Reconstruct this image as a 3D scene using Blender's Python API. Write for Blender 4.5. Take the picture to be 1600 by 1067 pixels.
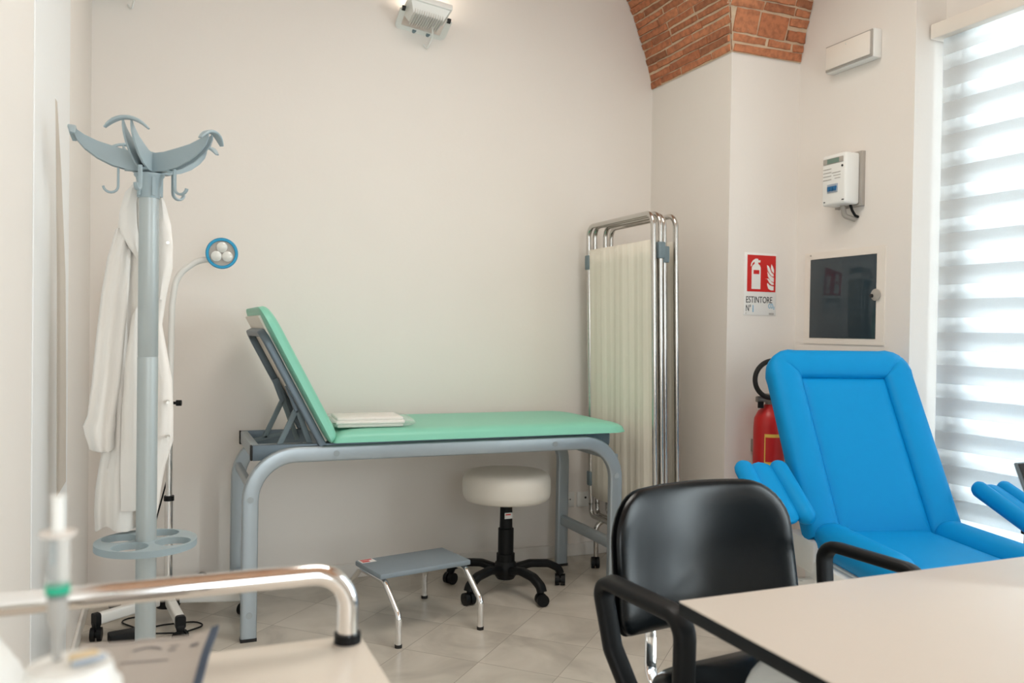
import bpy, bmesh, math, random
from mathutils import Vector, Matrix
from mathutils.geometry import tessellate_polygon
random.seed(7)
PI = math.pi
sc = bpy.context.scene
for o in list(bpy.data.objects): bpy.data.objects.remove(o, do_unlink=True)
C = sc.collection
V = Vector
def R(d): return math.radians(d)

# ------------------------------------------------------------------ camera
cd = bpy.data.cameras.new('camera'); cam = bpy.data.objects.new('camera', cd); C.objects.link(cam)
yaw, pitch, roll = R(22.5), R(-0.8), R(0.85)
fw = V((math.sin(yaw)*math.cos(pitch), math.cos(yaw)*math.cos(pitch), math.sin(pitch)))
rt = V((math.cos(yaw), -math.sin(yaw), 0)); up = rt.cross(fw)
r2 = rt*math.cos(roll) + up*math.sin(roll); u2 = up*math.cos(roll) - rt*math.sin(roll)
m = Matrix(((r2.x, u2.x, -fw.x, 0), (r2.y, u2.y, -fw.y, 0), (r2.z, u2.z, -fw.z, 1.2), (0, 0, 0, 1)))
cam.matrix_world = m
cd.sensor_width = 36; cd.lens = 1323/1600*36; cd.clip_start = 0.02
cd.dof.use_dof = True; cd.dof.focus_distance = 2.9; cd.dof.aperture_fstop = 4.0
sc.camera = cam
# ------------------------------------------------------------------ world, light, exposure
w = bpy.data.worlds.new('daylight'); sc.world = w; w.use_nodes = True
bg = w.node_tree.nodes['Background']; bg.inputs[0].default_value = (0.86, 0.94, 1.0, 1); bg.inputs[1].default_value = 1.6
sc.view_settings.view_transform = 'Standard'; sc.view_settings.look = 'None'
sc.view_settings.exposure = -0.2; sc.view_settings.gamma = 1.0; sc.view_settings.use_curve_mapping = False
def area(name, loc, direction, sx, sy, power, col):
    l = bpy.data.lights.new(name, 'AREA'); l.shape = 'RECTANGLE'; l.size = sx; l.size_y = sy
    l.energy = power; l.color = col
    o = bpy.data.objects.new(name, l); C.objects.link(o); o.location = loc
    o.rotation_euler = V(direction).to_track_quat('-Z', 'Y').to_euler()
    return o
area('daylight_side_window', (3.75, 1.90, 1.45), (-1, 0, -0.05), 2.8, 2.7, 275, (0.84, 0.95, 1.0))
area('added_slit_window_light', (3.05, 0.33, 1.45), (-1, 0.15, -0.02), 0.40, 2.2, 50, (0.82, 0.95, 1.0))  # unseen slit opening, added and narrowed to put a highlight on the black chair
area('daylight_front_window', (0.75, -2.75, 1.5), (0.2, 1, -0.02), 1.3, 2.3, 66, (0.92, 0.98, 1.0))
area('added_fill_light', (1.30, 2.1, 3.40), (0, 0, -1), 1.2, 1.2, 33, (1.0, 0.94, 0.86)).data.spread = R(152)  # added fill from above, lifts the floor and lower walls

# ------------------------------------------------------------------ materials
def lin(c):
    c = c/255
    return c/12.92 if c <= .04045 else ((c+.055)/1.055)**2.4
def col(r, g, b, k=1.0): return (lin(r)*k, lin(g)*k, lin(b)*k, 1)
def mat(name, c, rough=.5, metal=0., noise=0.05, nscale=20, bump=0., bscale=200, coat=0., trans=0., ior=1.45, spec=.5, sheen=0.):
    m = bpy.data.materials.new(name); m.use_nodes = True
    nt = m.node_tree; b = nt.nodes['Principled BSDF']
    b.inputs['Base Color'].default_value = c; b.inputs['Roughness'].default_value = rough
    b.inputs['Metallic'].default_value = metal; b.inputs['Coat Weight'].default_value = coat
    b.inputs['Transmission Weight'].default_value = trans; b.inputs['IOR'].default_value = ior
    b.inputs['Specular IOR Level'].default_value = spec; b.inputs['Sheen Weight'].default_value = sheen
    tc = nt.nodes.new('ShaderNodeTexCoord')
    if noise:
        n = nt.nodes.new('ShaderNodeTexNoise'); n.inputs['Scale'].default_value = nscale; n.inputs['Detail'].default_value = 3
        nt.links.new(tc.outputs['Object'], n.inputs['Vector'])
        mx = nt.nodes.new('ShaderNodeMix'); mx.data_type = 'RGBA'
        mx.inputs[6].default_value = tuple(v*(1-noise) for v in c[:3])+(1,)
        mx.inputs[7].default_value = tuple(min(1, v*(1+noise)) for v in c[:3])+(1,)
        nt.links.new(n.outputs['Fac'], mx.inputs[0]); nt.links.new(mx.outputs[2], b.inputs['Base Color'])
    if bump:
        n2 = nt.nodes.new('ShaderNodeTexNoise'); n2.inputs['Scale'].default_value = bscale; n2.inputs['Detail'].default_value = 2
        nt.links.new(tc.outputs['Object'], n2.inputs['Vector'])
        bp = nt.nodes.new('ShaderNodeBump'); bp.inputs['Strength'].default_value = bump; bp.inputs['Distance'].default_value = .002
        nt.links.new(n2.outputs['Fac'], bp.inputs['Height']); nt.links.new(bp.outputs[0], b.inputs['Normal'])
    return m
M = {}
M['wall'] = mat('painted_plaster', col(235, 229, 222), .75, noise=.015, nscale=3, bump=.15, bscale=60)
M['door'] = mat('white_door_paint', col(246, 248, 248), .28, noise=.01)
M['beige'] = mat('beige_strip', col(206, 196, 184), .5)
M['skirt'] = mat('skirting_paint', col(232, 228, 222), .45, noise=.01)
M['white'] = mat('white_plastic', col(236, 236, 232), .4, noise=.01)
M['white_metal'] = mat('white_powder_coat', col(232, 232, 228), .35, noise=.01)
M['offwhite'] = mat('ivory_vinyl', col(234, 229, 218), .45, noise=.02, bump=.1, bscale=400)
M['cloth'] = mat('white_cotton', col(242, 237, 230), .85, noise=.02, bump=.25, bscale=500, sheen=.2)
M['curtain'] = mat('screen_fabric', col(232, 226, 212), .85, noise=.02, bump=.2, bscale=500)
M['chrome'] = mat('chrome', (.86, .86, .86, 1), .09, 1., noise=.01)
M['steel'] = mat('polished_steel', (.58, .56, .53, 1), .2, 1., noise=.03)
M['silver'] = mat('silver_paint', col(168, 178, 184), .36, .5, noise=.02)
M['silver_dark'] = mat('grey_steel_paint', col(104, 118, 128), .4, .35, noise=.03)
M['mint'] = mat('mint_vinyl', col(130, 200, 176), .40, noise=.02, bump=.08, bscale=300)
M['blue'] = mat('blue_vinyl', col(0, 142, 206), .55, spec=.2, noise=.02, bump=.06, bscale=400)
M['black_vinyl'] = mat('black_vinyl', (.002, .004, .0055, 1), .24, noise=.05, bump=.12, bscale=420, spec=.38)
M['black'] = mat('black_plastic', (.006, .007, .008, 1), .45, spec=.25, noise=.05)
M['rubber'] = mat('black_rubber', (.015, .015, .015, 1), .7, noise=.05)
M['rack'] = mat('grey_blue_plastic', col(156, 172, 178), .45, noise=.02)
M['rack_pole'] = mat('silver_grey_pole', col(178, 186, 186), .42, .25, noise=.02)
M['hinge'] = mat('grey_clip_plastic', col(112, 128, 134), .5)
M['step'] = mat('grey_step_tread', col(132, 144, 152), .5, noise=.04, nscale=60, bump=.2, bscale=300)
M['laminate'] = mat('white_laminate', col(212, 203, 193), .38, noise=.008)
M['trolley_top'] = mat('cream_laminate', col(222, 212, 199), .4, noise=.008)
M['core'] = mat('black_table_core', (.005, .008, .011, 1), .5, spec=.25)
M['bolt'] = mat('grey_cap', col(158, 166, 170), .5)
M['print_grey'] = mat('dark_grey_print', col(92, 92, 98), .7)
M['fin'] = mat('light_grey_fins', col(214, 212, 206), .5)
M['red'] = mat('fire_red', col(190, 36, 36), .35)
M['red_sign'] = mat('sign_red', col(206, 38, 34), .45)
M['sign_white'] = mat('sign_white', col(238, 236, 232), .45, noise=.005)
M['ink'] = mat('black_ink', (.015, .015, .016, 1), .6)
M['marker'] = mat('light_blue_marker', col(84, 168, 204), .6)
M['grey_ink'] = mat('grey_print', col(176, 172, 166), .6)
M['yellow'] = mat('yellow_label', col(228, 190, 84), .5)
M['dark_glass'] = mat('smoked_panel', col(44, 58, 66), .06, noise=.02, spec=.6)
M['cyan'] = mat('cyan_ring', col(18, 150, 196), .4)
M['lens'] = mat('clear_lens', col(226, 226, 220), .08, noise=.02, coat=.6)
M['lcd'] = mat('grey_green_lcd', col(112, 136, 124), .25)
M['breaker_blue'] = mat('blue_breaker', col(22, 100, 150), .4)
M['meter_grey'] = mat('grey_backing', col(172, 166, 158), .5)
M['screen_black'] = mat('dark_screen', (.010, .013, .016, 1), .15)
M['cuff'] = mat('grey_cuff_fabric', col(176, 168, 160), .8, noise=.05, bump=.2, bscale=400)
M['navy'] = mat('navy_binding', col(58, 72, 92), .7)
M['green'] = mat('green_plastic', col(20, 170, 134), .4)
M['clear'] = mat('clear_plastic', (.93, .95, .95, 1), .08, noise=0, trans=.85, ior=1.15)
M['needle_hub'] = mat('grey_hub', col(170, 168, 164), .4)
M['tan'] = mat('tan_tape', col(222, 198, 156), .6)
M['tape_blue'] = mat('pale_blue_tape', col(160, 172, 186), .6)
M['pale'] = mat('pale_plastic', col(222, 214, 207), .5, noise=.01)
M['brass'] = mat('snap_metal', (.5, .48, .44, 1), .3, 1.)
M['valve'] = mat('grey_valve', col(150, 144, 138), .4, .5)
M['frame_grey'] = mat('window_grey_stile', col(92, 100, 108), .5)
M['panel_white'] = mat('panel_cream', col(236, 228, 218), .5, noise=.01)
M['leg_grey'] = mat('pale_grey_leg', col(206, 210, 210), .4, noise=.01)
M['lamp_lens'] = mat('floodlight_glass', (.9, .88, .8, 1), .2)

def floor_mat():
    m = bpy.data.materials.new('porcelain_tiles'); m.use_nodes = True; nt = m.node_tree; N = nt.nodes; L = nt.links
    b = N['Principled BSDF']; b.inputs['Roughness'].default_value = .34
    g = N.new('ShaderNodeNewGeometry')
    mp = N.new('ShaderNodeMapping'); mp.vector_type = 'TEXTURE'
    t = .3036
    # tile axes run at 45 degrees to the walls
    u0, v0 = .1035*t, .857*t
    mp.inputs['Rotation'].default_value = (0, 0, R(-45))
    L.new(g.outputs['Position'], mp.inputs['Vector'])
    sub = N.new('ShaderNodeVectorMath'); sub.operation = 'ADD'
    L.new(mp.outputs[0], sub.inputs[0])
    # texture frame: x' = (x - y)/sqrt2, y' = (x + y)/sqrt2
    sub.inputs[1].default_value = (-v0 + 40*t, -u0 + 40*t, 0)
    br = N.new('ShaderNodeTexBrick'); br.offset = 0; br.squash = 1
    br.inputs['Scale'].default_value = 1; br.inputs['Brick Width'].default_value = t; br.inputs['Row Height'].default_value = t
    br.inputs['Mortar Size'].default_value = .0016; br.inputs['Mortar Smooth'].default_value = .3
    br.inputs['Color1'].default_value = (0.1, .1, .1, 1); br.inputs['Color2'].default_value = (.9, .9, .9, 1)
    L.new(sub.outputs[0], br.inputs['Vector'])
    n = N.new('ShaderNodeTexNoise'); n.inputs['Scale'].default_value = 3.2; n.inputs['Detail'].default_value = 6; n.inputs['Distortion'].default_value = 1.3
    ad = N.new('ShaderNodeVectorMath'); ad.operation = 'ADD'
    L.new(g.outputs['Position'], ad.inputs[0]); L.new(br.outputs['Color'], ad.inputs[1]); L.new(ad.outputs[0], n.inputs['Vector'])
    cr = N.new('ShaderNodeValToRGB'); cr.color_ramp.elements[0].position = .3; cr.color_ramp.elements[1].position = .72
    cr.color_ramp.elements[0].color = col(172, 165, 154); cr.color_ramp.elements[1].color = col(208, 201, 190)
    e = cr.color_ramp.elements.new(.5); e.color = col(194, 187, 175)
    L.new(n.outputs['Fac'], cr.inputs[0])
    mx = N.new('ShaderNodeMix'); mx.data_type = 'RGBA'; mx.inputs[7].default_value = col(146, 138, 126)
    L.new(br.outputs['Fac'], mx.inputs[0]); L.new(cr.outputs[0], mx.inputs[6]); L.new(mx.outputs[2], b.inputs['Base Color'])
    return m
M['floor'] = floor_mat()

def brick_mat():            # individual modelled bricks, colour varies from brick to brick
    m = bpy.data.materials.new('old_bricks'); m.use_nodes = True; nt = m.node_tree; N = nt.nodes; L = nt.links
    b = N['Principled BSDF']; b.inputs['Roughness'].default_value = .9
    g = N.new('ShaderNodeNewGeometry')
    cr = N.new('ShaderNodeValToRGB')
    cr.color_ramp.elements[0].color = col(156, 103, 74); cr.color_ramp.elements[1].color = col(202, 136, 99)
    e = cr.color_ramp.elements.new(.5); e.color = col(186, 119, 84)
    L.new(g.outputs['Random Per Island'], cr.inputs[0])
    n = N.new('ShaderNodeTexNoise'); n.inputs['Scale'].default_value = 38; n.inputs['Detail'].default_value = 5
    L.new(g.outputs['Position'], n.inputs['Vector'])
    mx = N.new('ShaderNodeMix'); mx.data_type = 'RGBA'; mx.blend_type = 'MULTIPLY'; mx.inputs[0].default_value = .75
    c2 = N.new('ShaderNodeValToRGB'); c2.color_ramp.elements[0].position = .3; c2.color_ramp.elements[0].color = (.55, .5, .48, 1)
    c2.color_ramp.elements[1].position = .6; c2.color_ramp.elements[1].color = (1.1, 1.05, 1, 1)
    L.new(n.outputs['Fac'], c2.inputs[0]); L.new(cr.outputs[0], mx.inputs[6]); L.new(c2.outputs[0], mx.inputs[7])
    # specks of lime left on the bricks
    n3 = N.new('ShaderNodeTexNoise'); n3.inputs['Scale'].default_value = 70; n3.inputs['Detail'].default_value = 3
    L.new(g.outputs['Position'], n3.inputs['Vector'])
    c3 = N.new('ShaderNodeValToRGB'); c3.color_ramp.elements[0].position = .70; c3.color_ramp.elements[1].position = .76
    L.new(n3.outputs['Fac'], c3.inputs[0])
    m2 = N.new('ShaderNodeMix'); m2.data_type = 'RGBA'; m2.inputs[7].default_value = col(206, 184, 160)
    L.new(c3.outputs[0], m2.inputs[0]); L.new(mx.outputs[2], m2.inputs[6]); L.new(m2.outputs[2], b.inputs['Base Color'])
    bp = N.new('ShaderNodeBump'); bp.inputs['Strength'].default_value = .6; bp.inputs['Distance'].default_value = .004
    L.new(n.outputs['Fac'], bp.inputs['Height']); L.new(bp.outputs[0], b.inputs['Normal'])
    return m
M['brick'] = brick_mat()
M['mortar'] = mat('lime_mortar', col(214, 190, 162), .95, noise=.18, nscale=40, bump=.8, bscale=90)
def far_brick_mat():        # the rest of the vault
    m = bpy.data.materials.new('vault_brickwork'); m.use_nodes = True; nt = m.node_tree; N = nt.nodes; L = nt.links
    b = N['Principled BSDF']; b.inputs['Roughness'].default_value = .9
    uv = N.new('ShaderNodeUVMap')
    br = N.new('ShaderNodeTexBrick'); br.inputs['Scale'].default_value = 1
    br.inputs['Brick Width'].default_value = .26; br.inputs['Row Height'].default_value = .068; br.inputs['Mortar Size'].default_value = .010
    br.inputs['Color1'].default_value = col(202, 144, 108); br.inputs['Color2'].default_value = col(178, 122, 90); br.inputs['Mortar'].default_value = col(222, 204, 180)
    L.new(uv.outputs[0], br.inputs['Vector']); L.new(br.outputs['Color'], b.inputs['Base Color'])
    return m
M['vault'] = far_brick_mat()

def blind_mat(name, transp, tl_=.9):
    m = bpy.data.materials.new(name); m.use_nodes = True; nt = m.node_tree; N = nt.nodes; L = nt.links
    N.remove(N['Principled BSDF']); out = N['Material Output']
    d = N.new('ShaderNodeBsdfDiffuse'); d.inputs[0].default_value = (.84, .85, .85, 1)
    t = N.new('ShaderNodeBsdfTranslucent'); t.inputs[0].default_value = (tl_*.97, tl_, tl_*1.01, 1)
    a = N.new('ShaderNodeMixShader'); a.inputs[0].default_value = .5
    L.new(d.outputs[0], a.inputs[1]); L.new(t.outputs[0], a.inputs[2])
    tr = N.new('ShaderNodeBsdfTransparent'); mx = N.new('ShaderNodeMixShader')
    wv = N.new('ShaderNodeTexNoise'); wv.inputs['Scale'].default_value = 300
    ma = N.new('ShaderNodeMath'); ma.operation = 'MULTIPLY_ADD'; ma.inputs[1].default_value = .06; ma.inputs[2].default_value = transp-.03
    L.new(wv.outputs['Fac'], ma.inputs[0]); L.new(ma.outputs[0], mx.inputs[0])
    L.new(a.outputs[0], mx.inputs[1]); L.new(tr.outputs[0], mx.inputs[2]); L.new(mx.outputs[0], out.inputs[0])
    return m
M['band'] = blind_mat('blind_woven_band', .03, .82)
M['sheer'] = blind_mat('blind_sheer_band', .5)
def glass_mat():
    m = bpy.data.materials.new('window_glass'); m.use_nodes = True; nt = m.node_tree; N = nt.nodes; L = nt.links
    N.remove(N['Principled BSDF']); out = N['Material Output']
    tr = N.new('ShaderNodeBsdfTransparent'); gl = N.new('ShaderNodeBsdfGlossy'); gl.inputs['Roughness'].default_value = .02
    mx = N.new('ShaderNodeMixShader'); fr = N.new('ShaderNodeFresnel'); fr.inputs[0].default_value = 1.3
    L.new(fr.outputs[0], mx.inputs[0]); L.new(tr.outputs[0], mx.inputs[1]); L.new(gl.outputs[0], mx.inputs[2]); L.new(mx.outputs[0], out.inputs[0])
    return m
M['glass'] = glass_mat()
def film_mat():
    m = bpy.data.materials.new('clear_wrap'); m.use_nodes = True; nt = m.node_tree; N = nt.nodes; L = nt.links
    b = N['Principled BSDF']; b.inputs['Base Color'].default_value = (.9, .9, .88, 1); b.inputs['Roughness'].default_value = .15
    out = N['Material Output']; tr = N.new('ShaderNodeBsdfTransparent'); mx = N.new('ShaderNodeMixShader'); mx.inputs[0].default_value = .72
    n = N.new('ShaderNodeTexNoise'); n.inputs['Scale'].default_value = 30
    bp = N.new('ShaderNodeBump'); bp.inputs['Strength'].default_value = .5; bp.inputs['Distance'].default_value = .01
    L.new(n.outputs['Fac'], bp.inputs['Height']); L.new(bp.outputs[0], b.inputs['Normal'])
    L.new(b.outputs[0], mx.inputs[1]); L.new(tr.outputs[0], mx.inputs[2]); L.new(mx.outputs[0], out.inputs[0])
    return m
M['film'] = film_mat()

# ------------------------------------------------------------------ helpers
def root_matrix(o):
    mw = Matrix.Identity(4)
    while o:
        mw = (Matrix.Translation(o.location) @ o.rotation_euler.to_matrix().to_4x4()) @ mw
        o = o.parent
    return mw
def obj(name, bm, material, parent=None, world=False, smooth=40):
    """link a bmesh as one mesh object; world=True means its coordinates are world ones"""
    bmesh.ops.remove_doubles(bm, verts=bm.verts, dist=1e-6)
    bmesh.ops.recalc_face_normals(bm, faces=bm.faces)
    if parent and world: bm.transform(root_matrix(parent).inverted())
    me = bpy.data.meshes.new(name); bm.to_mesh(me); bm.free()
    mats = material if isinstance(material, (list, tuple)) else [material]
    for x in mats: me.materials.append(x)
    if smooth:
        for p in me.polygons: p.use_smooth = True
        try: me.set_sharp_from_angle(angle=R(smooth))
        except Exception: pass
    o = bpy.data.objects.new(name, me); C.objects.link(o)
    if parent: o.parent = parent
    return o
def thing(name, label, cat, loc=(0, 0, 0), rz=0, group=None):
    o = bpy.data.objects.new(name, None); C.objects.link(o); o.empty_display_size = .1
    o.location = loc; o.rotation_euler = (0, 0, rz); o['label'] = label; o['category'] = cat
    if group: o['group'] = group
    return o
def tag(o, label, cat, group=None):
    o['label'] = label; o['category'] = cat
    if group: o['group'] = group
    return o
def struct(name, bm, m, parent=None, smooth=0, world=False):
    o = obj(name, bm, m, parent, world=world, smooth=smooth)
    if not parent: o['kind'] = 'structure'
    return o
def NB(): return bmesh.new()
def box(bm, lo, hi, bev=0., mtx=None, seg=2):
    t = bmesh.new(); bmesh.ops.create_cube(t, size=1)
    lo, hi = V(lo), V(hi); c = (lo+hi)/2; s = hi-lo
    for v in t.verts: v.co = V((v.co.x*s.x, v.co.y*s.y, v.co.z*s.z))
    if bev: bmesh.ops.bevel(t, geom=t.edges[:], offset=min(bev, min(s)*.49), segments=seg, profile=.5, affect='EDGES')
    for v in t.verts: v.co += c
    if mtx: t.transform(mtx)
    merge(bm, t); return bm
def merge(bm, t, mi=None):
    me = bpy.data.meshes.new('tmp'); t.to_mesh(me); t.free(); n = len(bm.faces)
    bm.from_mesh(me); bpy.data.meshes.remove(me)
    if mi is not None:
        bm.faces.ensure_lookup_table()
        for f in bm.faces[n:]: f.material_index = mi
def ring_loft(bm, rings, closed=True, cap=True, loop=False):
    vs = [[bm.verts.new(p) for p in r] for r in rings]
    n = len(vs[0]); k = len(vs)
    for i in range(k if loop else k-1):
        a, b = vs[i], vs[(i+1) % k]
        for j in range(n if closed else n-1):
            try: bm.faces.new((a[j], a[(j+1) % n], b[(j+1) % n], b[j]))
            except ValueError: pass
    if cap and not loop:
        for r in (vs[0], vs[-1]):
            try: bm.faces.new(r)
            except ValueError: pass
    return vs
def fillet(pts, r, seg=7):
    pts = [V(p) for p in pts]; out = [pts[0]]
    for i in range(1, len(pts)-1):
        p = pts[i]; a = (pts[i-1]-p); b = (pts[i+1]-p); la, lb = a.length, b.length
        a.normalize(); b.normalize()
        rr = r[i-1] if isinstance(r, (list, tuple)) else r
        ang = a.angle(b)
        if ang > PI-1e-3 or rr <= 0: out.append(p); continue
        d = min(rr/math.tan(ang/2), la*.49, lb*.49); rr = d*math.tan(ang/2)
        bis = (a+b).normalized(); c = p+bis*(rr/math.sin(ang/2))
        s = p+a*d-c; e = p+b*d-c; th = s.angle(e); ax = s.cross(e).normalized()
        for k in range(seg+1): out.append(c+Matrix.Rotation(th*k/seg, 3, ax) @ s)
    out.append(pts[-1]); return out
def circle2(r, n=14): return [(r*math.cos(2*PI*k/n), r*math.sin(2*PI*k/n)) for k in range(n)]
def rrect2(w, h, r, n=3):
    out = []
    for cx, cy, a0 in ((w/2-r, h/2-r, 0), (-w/2+r, h/2-r, 90), (-w/2+r, -h/2+r, 180), (w/2-r, -h/2+r, 270)):
        for k in range(n+1):
            a = R(a0+90*k/n); out.append((cx+r*math.cos(a), cy+r*math.sin(a)))
    return out
def sweep(bm, pts, prof, upv=(0, 0, 1), loop=False, scale=None):
    """sweep a 2D profile along a path; profile x is along side, y along up"""
    pts = [V(p) for p in pts]; n = len(pts); rings = []
    prev = None
    for i, p in enumerate(pts):
        if loop: t = (pts[(i+1) % n]-pts[i-1])
        else: t = pts[min(i+1, n-1)]-pts[max(i-1, 0)]
        t.normalize()
        if prev is None:
            u = V(upv); s = t.cross(u)
            if s.length < 1e-4: s = t.cross(V((1, 0, 0)))
            s.normalize(); u = s.cross(t).normalized()
        else:
            u = prev-t*prev.dot(t); u.normalize(); s = t.cross(u).normalized()
        prev = u
        k = scale[i] if scale else 1
        mit = 1.
        if not loop and 0 < i < n-1:
            a = (pts[i]-pts[i-1]).normalized(); b = (pts[i+1]-pts[i]).normalized()
            mit = 1/max(.5, math.cos(a.angle(b)/2))
        rings.append([p+(s*x+u*y)*k for x, y in prof])
    ring_loft(bm, rings, cap=True, loop=loop)
    return bm
def tube(bm, pts, r, n=14, loop=False, rad=None):
    return sweep(bm, pts, circle2(r, n), loop=loop, scale=rad)
def cyl(bm, a, b, r, r2=None, n=24):
    a, b = V(a), V(b); r2 = r if r2 is None else r2
    t = (b-a).normalized(); s = t.cross(V((0, 0, 1)))
    if s.length < 1e-4: s = V((1, 0, 0))
    s.normalize(); u = s.cross(t)
    ring_loft(bm, [[a+(s*x+u*y) for x, y in circle2(r, n)], [b+(s*x+u*y) for x, y in circle2(r2, n)]])
    return bm
def lathe(bm, prof, c=(0, 0, 0), n=40, mtx=None):
    """profile of (radius, height) pairs turned about z"""
    t = bmesh.new(); c = V(c)
    rings = [[V((max(r, 1e-4)*math.cos(2*PI*k/n), max(r, 1e-4)*math.sin(2*PI*k/n), z)) for k in range(n)] for r, z in prof]
    ring_loft(t, rings)
    if mtx: t.transform(mtx)
    for v in t.verts: v.co += c
    merge(bm, t); return bm
def pad(outline, thick, front=lambda s: (max(0, 1-s**5))**.5, back=lambda s: 0., tb=0., rings=(1, .985, .965, .93, .87, .78, .64, .45, .25)):
    """upholstered pad: outline in (x, z), bulging towards -y by thick, towards +y by tb"""
    bm = NB(); cx = sum(p[0] for p in outline)/len(outline); cz = sum(p[1] for p in outline)/len(outline)
    R_ = []
    for s in reversed(rings[1:]): R_.append([V((cx+(x-cx)*s, -thick*front(s), cz+(z-cz)*s)) for x, z in outline])
    R_.append([V((x, 0, z)) for x, z in outline])
    for s in rings[1:]: R_.append([V((cx+(x-cx)*s, tb*max(0, 1-s**6)**.5, cz+(z-cz)*s)) for x, z in outline])
    vs = ring_loft(bm, R_, cap=False)
    for r, y in ((vs[0], -thick), (vs[-1], tb)):
        c = bm.verts.new((cx, y, cz))
        for j in range(len(r)):
            bm.faces.new((r[j], r[(j+1) % len(r)], c))
    return bm
def rr_outline(x0, x1, z0, z1, r, n=6, sub=10):
    """rounded rectangle outline, r may be (bl, br, tr, tl)"""
    rs = r if isinstance(r, (list, tuple)) else (r,)*4
    cs = [((x0+rs[0], z0+rs[0]), 180, rs[0]), ((x1-rs[1], z0+rs[1]), 270, rs[1]), ((x1-rs[2], z1-rs[2]), 0, rs[2]), ((x0+rs[3], z1-rs[3]), 90, rs[3])]
    pts = []
    for (c, a0, q) in cs:
        for k in range(n+1):
            a = R(a0+90*k/n); pts.append((c[0]+q*math.cos(a), c[1]+q*math.sin(a)))
    out = []
    for i, p in enumerate(pts):
        q = pts[(i+1) % len(pts)]; d = math.hypot(q[0]-p[0], q[1]-p[1]); k = max(1, int(d/.04))
        for j in range(k): out.append((p[0]+(q[0]-p[0])*j/k, p[1]+(q[1]-p[1])*j/k))
    return out
def poly_prism(bm, outline, y0, y1, mtx=None, holes=()):
    """flat outline in (x, z) extruded from y0 to y1"""
    t = bmesh.new(); edges = []
    for lp in (outline,)+tuple(holes):
        vs = [t.verts.new((x, y0, z)) for x, z in lp]
        for i in range(len(vs)): edges.append(t.edges.new((vs[i], vs[(i+1) % len(vs)])))
    r = bmesh.ops.triangle_fill(t, use_beauty=True, use_dissolve=False, edges=edges)
    fs = [g for g in r['geom'] if isinstance(g, bmesh.types.BMFace)]
    e = bmesh.ops.extrude_face_region(t, geom=fs)
    for g in e['geom']:
        if isinstance(g, bmesh.types.BMVert): g.co.y = y1
    if mtx: t.transform(mtx)
    merge(bm, t); return bm
def text(name, body, size, mtx, m, parent, depth=.0006, sx=1.0):
    cu = bpy.data.curves.new('tmp_text', 'FONT'); cu.body = body; cu.size = size; cu.extrude = depth
    to = bpy.data.objects.new('tmp_text', cu); C.objects.link(to)
    dg = bpy.context.evaluated_depsgraph_get(); dg.update()
    me = bpy.data.meshes.new_from_object(to.evaluated_get(dg))
    bpy.data.objects.remove(to, do_unlink=True); bpy.data.curves.remove(cu)
    bm = NB(); bm.from_mesh(me); bpy.data.meshes.remove(me)
    bm.transform(Matrix.Diagonal((sx, 1, 1, 1))); bm.transform(mtx)
    o = obj(name, bm, m, parent, world=True, smooth=0); return o
def caster(bm, c, ang, r=.025, w=.018):
    """twin wheel under a hood; c is the floor point"""
    c = V(c); d = V((math.cos(ang), math.sin(ang), 0)); s = V((-d.y, d.x, 0)); ax = c+V((0, 0, r))
    for k in (-1, 1):
        cyl(bm, ax+s*k*.004, ax+s*k*(.004+w), r, n=20)
    cyl(bm, ax-s*(w*.9), ax+s*(w*.9), r*.6, n=12)
    cyl(bm, ax+V((0, 0, .0)), ax+V((0, 0, r*1.5)), .009, n=10)

YB, XL, XP, YF, XR = 4.03, -.284, 2.484, 3.33, 2.89
# ------------------------------------------------------------------ the room
struct('floor', box(NB(), (-.6, -2.5, -.1), (3.9, 4.3, 0)), M['floor'])
struct('wall_back', box(NB(), (-.6, YB, 0), (3.9, 4.23, 4.4)), M['wall'])
struct('wall_left', box(NB(), (-.5, -2.5, 0), (XL, YB, 4.4)), M['wall'])
b = box(NB(), (XP, YF, 0), (3.3, YB, 2.53)); struct('wall_pillar', b, M['wall'])
WY0, WY1 = .7, 2.635
b = NB()
box(b, (XR, WY1, 0), (3.3, YF, 4.4)); box(b, (XR, .58, 0), (3.3, WY0, 4.4)); box(b, (XR, -.47, 0), (3.3, .08, 4.4)); box(b, (XR, .08, 2.6), (3.3, .58, 4.4)); box(b, (XR, .08, 0), (3.3, .58, .3)); box(b, (XR, WY0, 2.95), (3.3, WY1, 4.4))
struct('wall_right', b, M['wall'])
b = NB(); box(b, (3.06, WY0, 2.5), (3.3, WY1, 2.95)); box(b, (3.06, WY0, 0), (3.3, WY1, .1))
struct('trim_1', b, M['wall'])
struct('wall_near', box(NB(), (XP, -2.5, 0), (3.3, -.47, 2.53)), M['wall'])
b = NB(); box(b, (XL, -2.5, 0), (0, -2.3, 4.4)); box(b, (1.2, -2.5, 0), (3.3, -2.3, 4.4)); box(b, (0, -2.5, 2.6), (1.2, -2.3, 4.4)); box(b, (0, -2.5, 0), (1.2, -2.3, .3))
struct('wall_front', b, M['wall'])
# skirtings
struct('baseboard_back', box(NB(), (XL, YB-.014, 0), (XP, YB, .068), .004), M['skirt'])
struct('baseboard_pillar', box(NB(), (XP-.014, YF-.014, 0), (XP, YB, .068), .004), M['skirt'])
struct('baseboard_left', box(NB(), (XL, 3.2, 0), (XL+.012, YB, .068), .004), M['skirt'])
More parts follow.
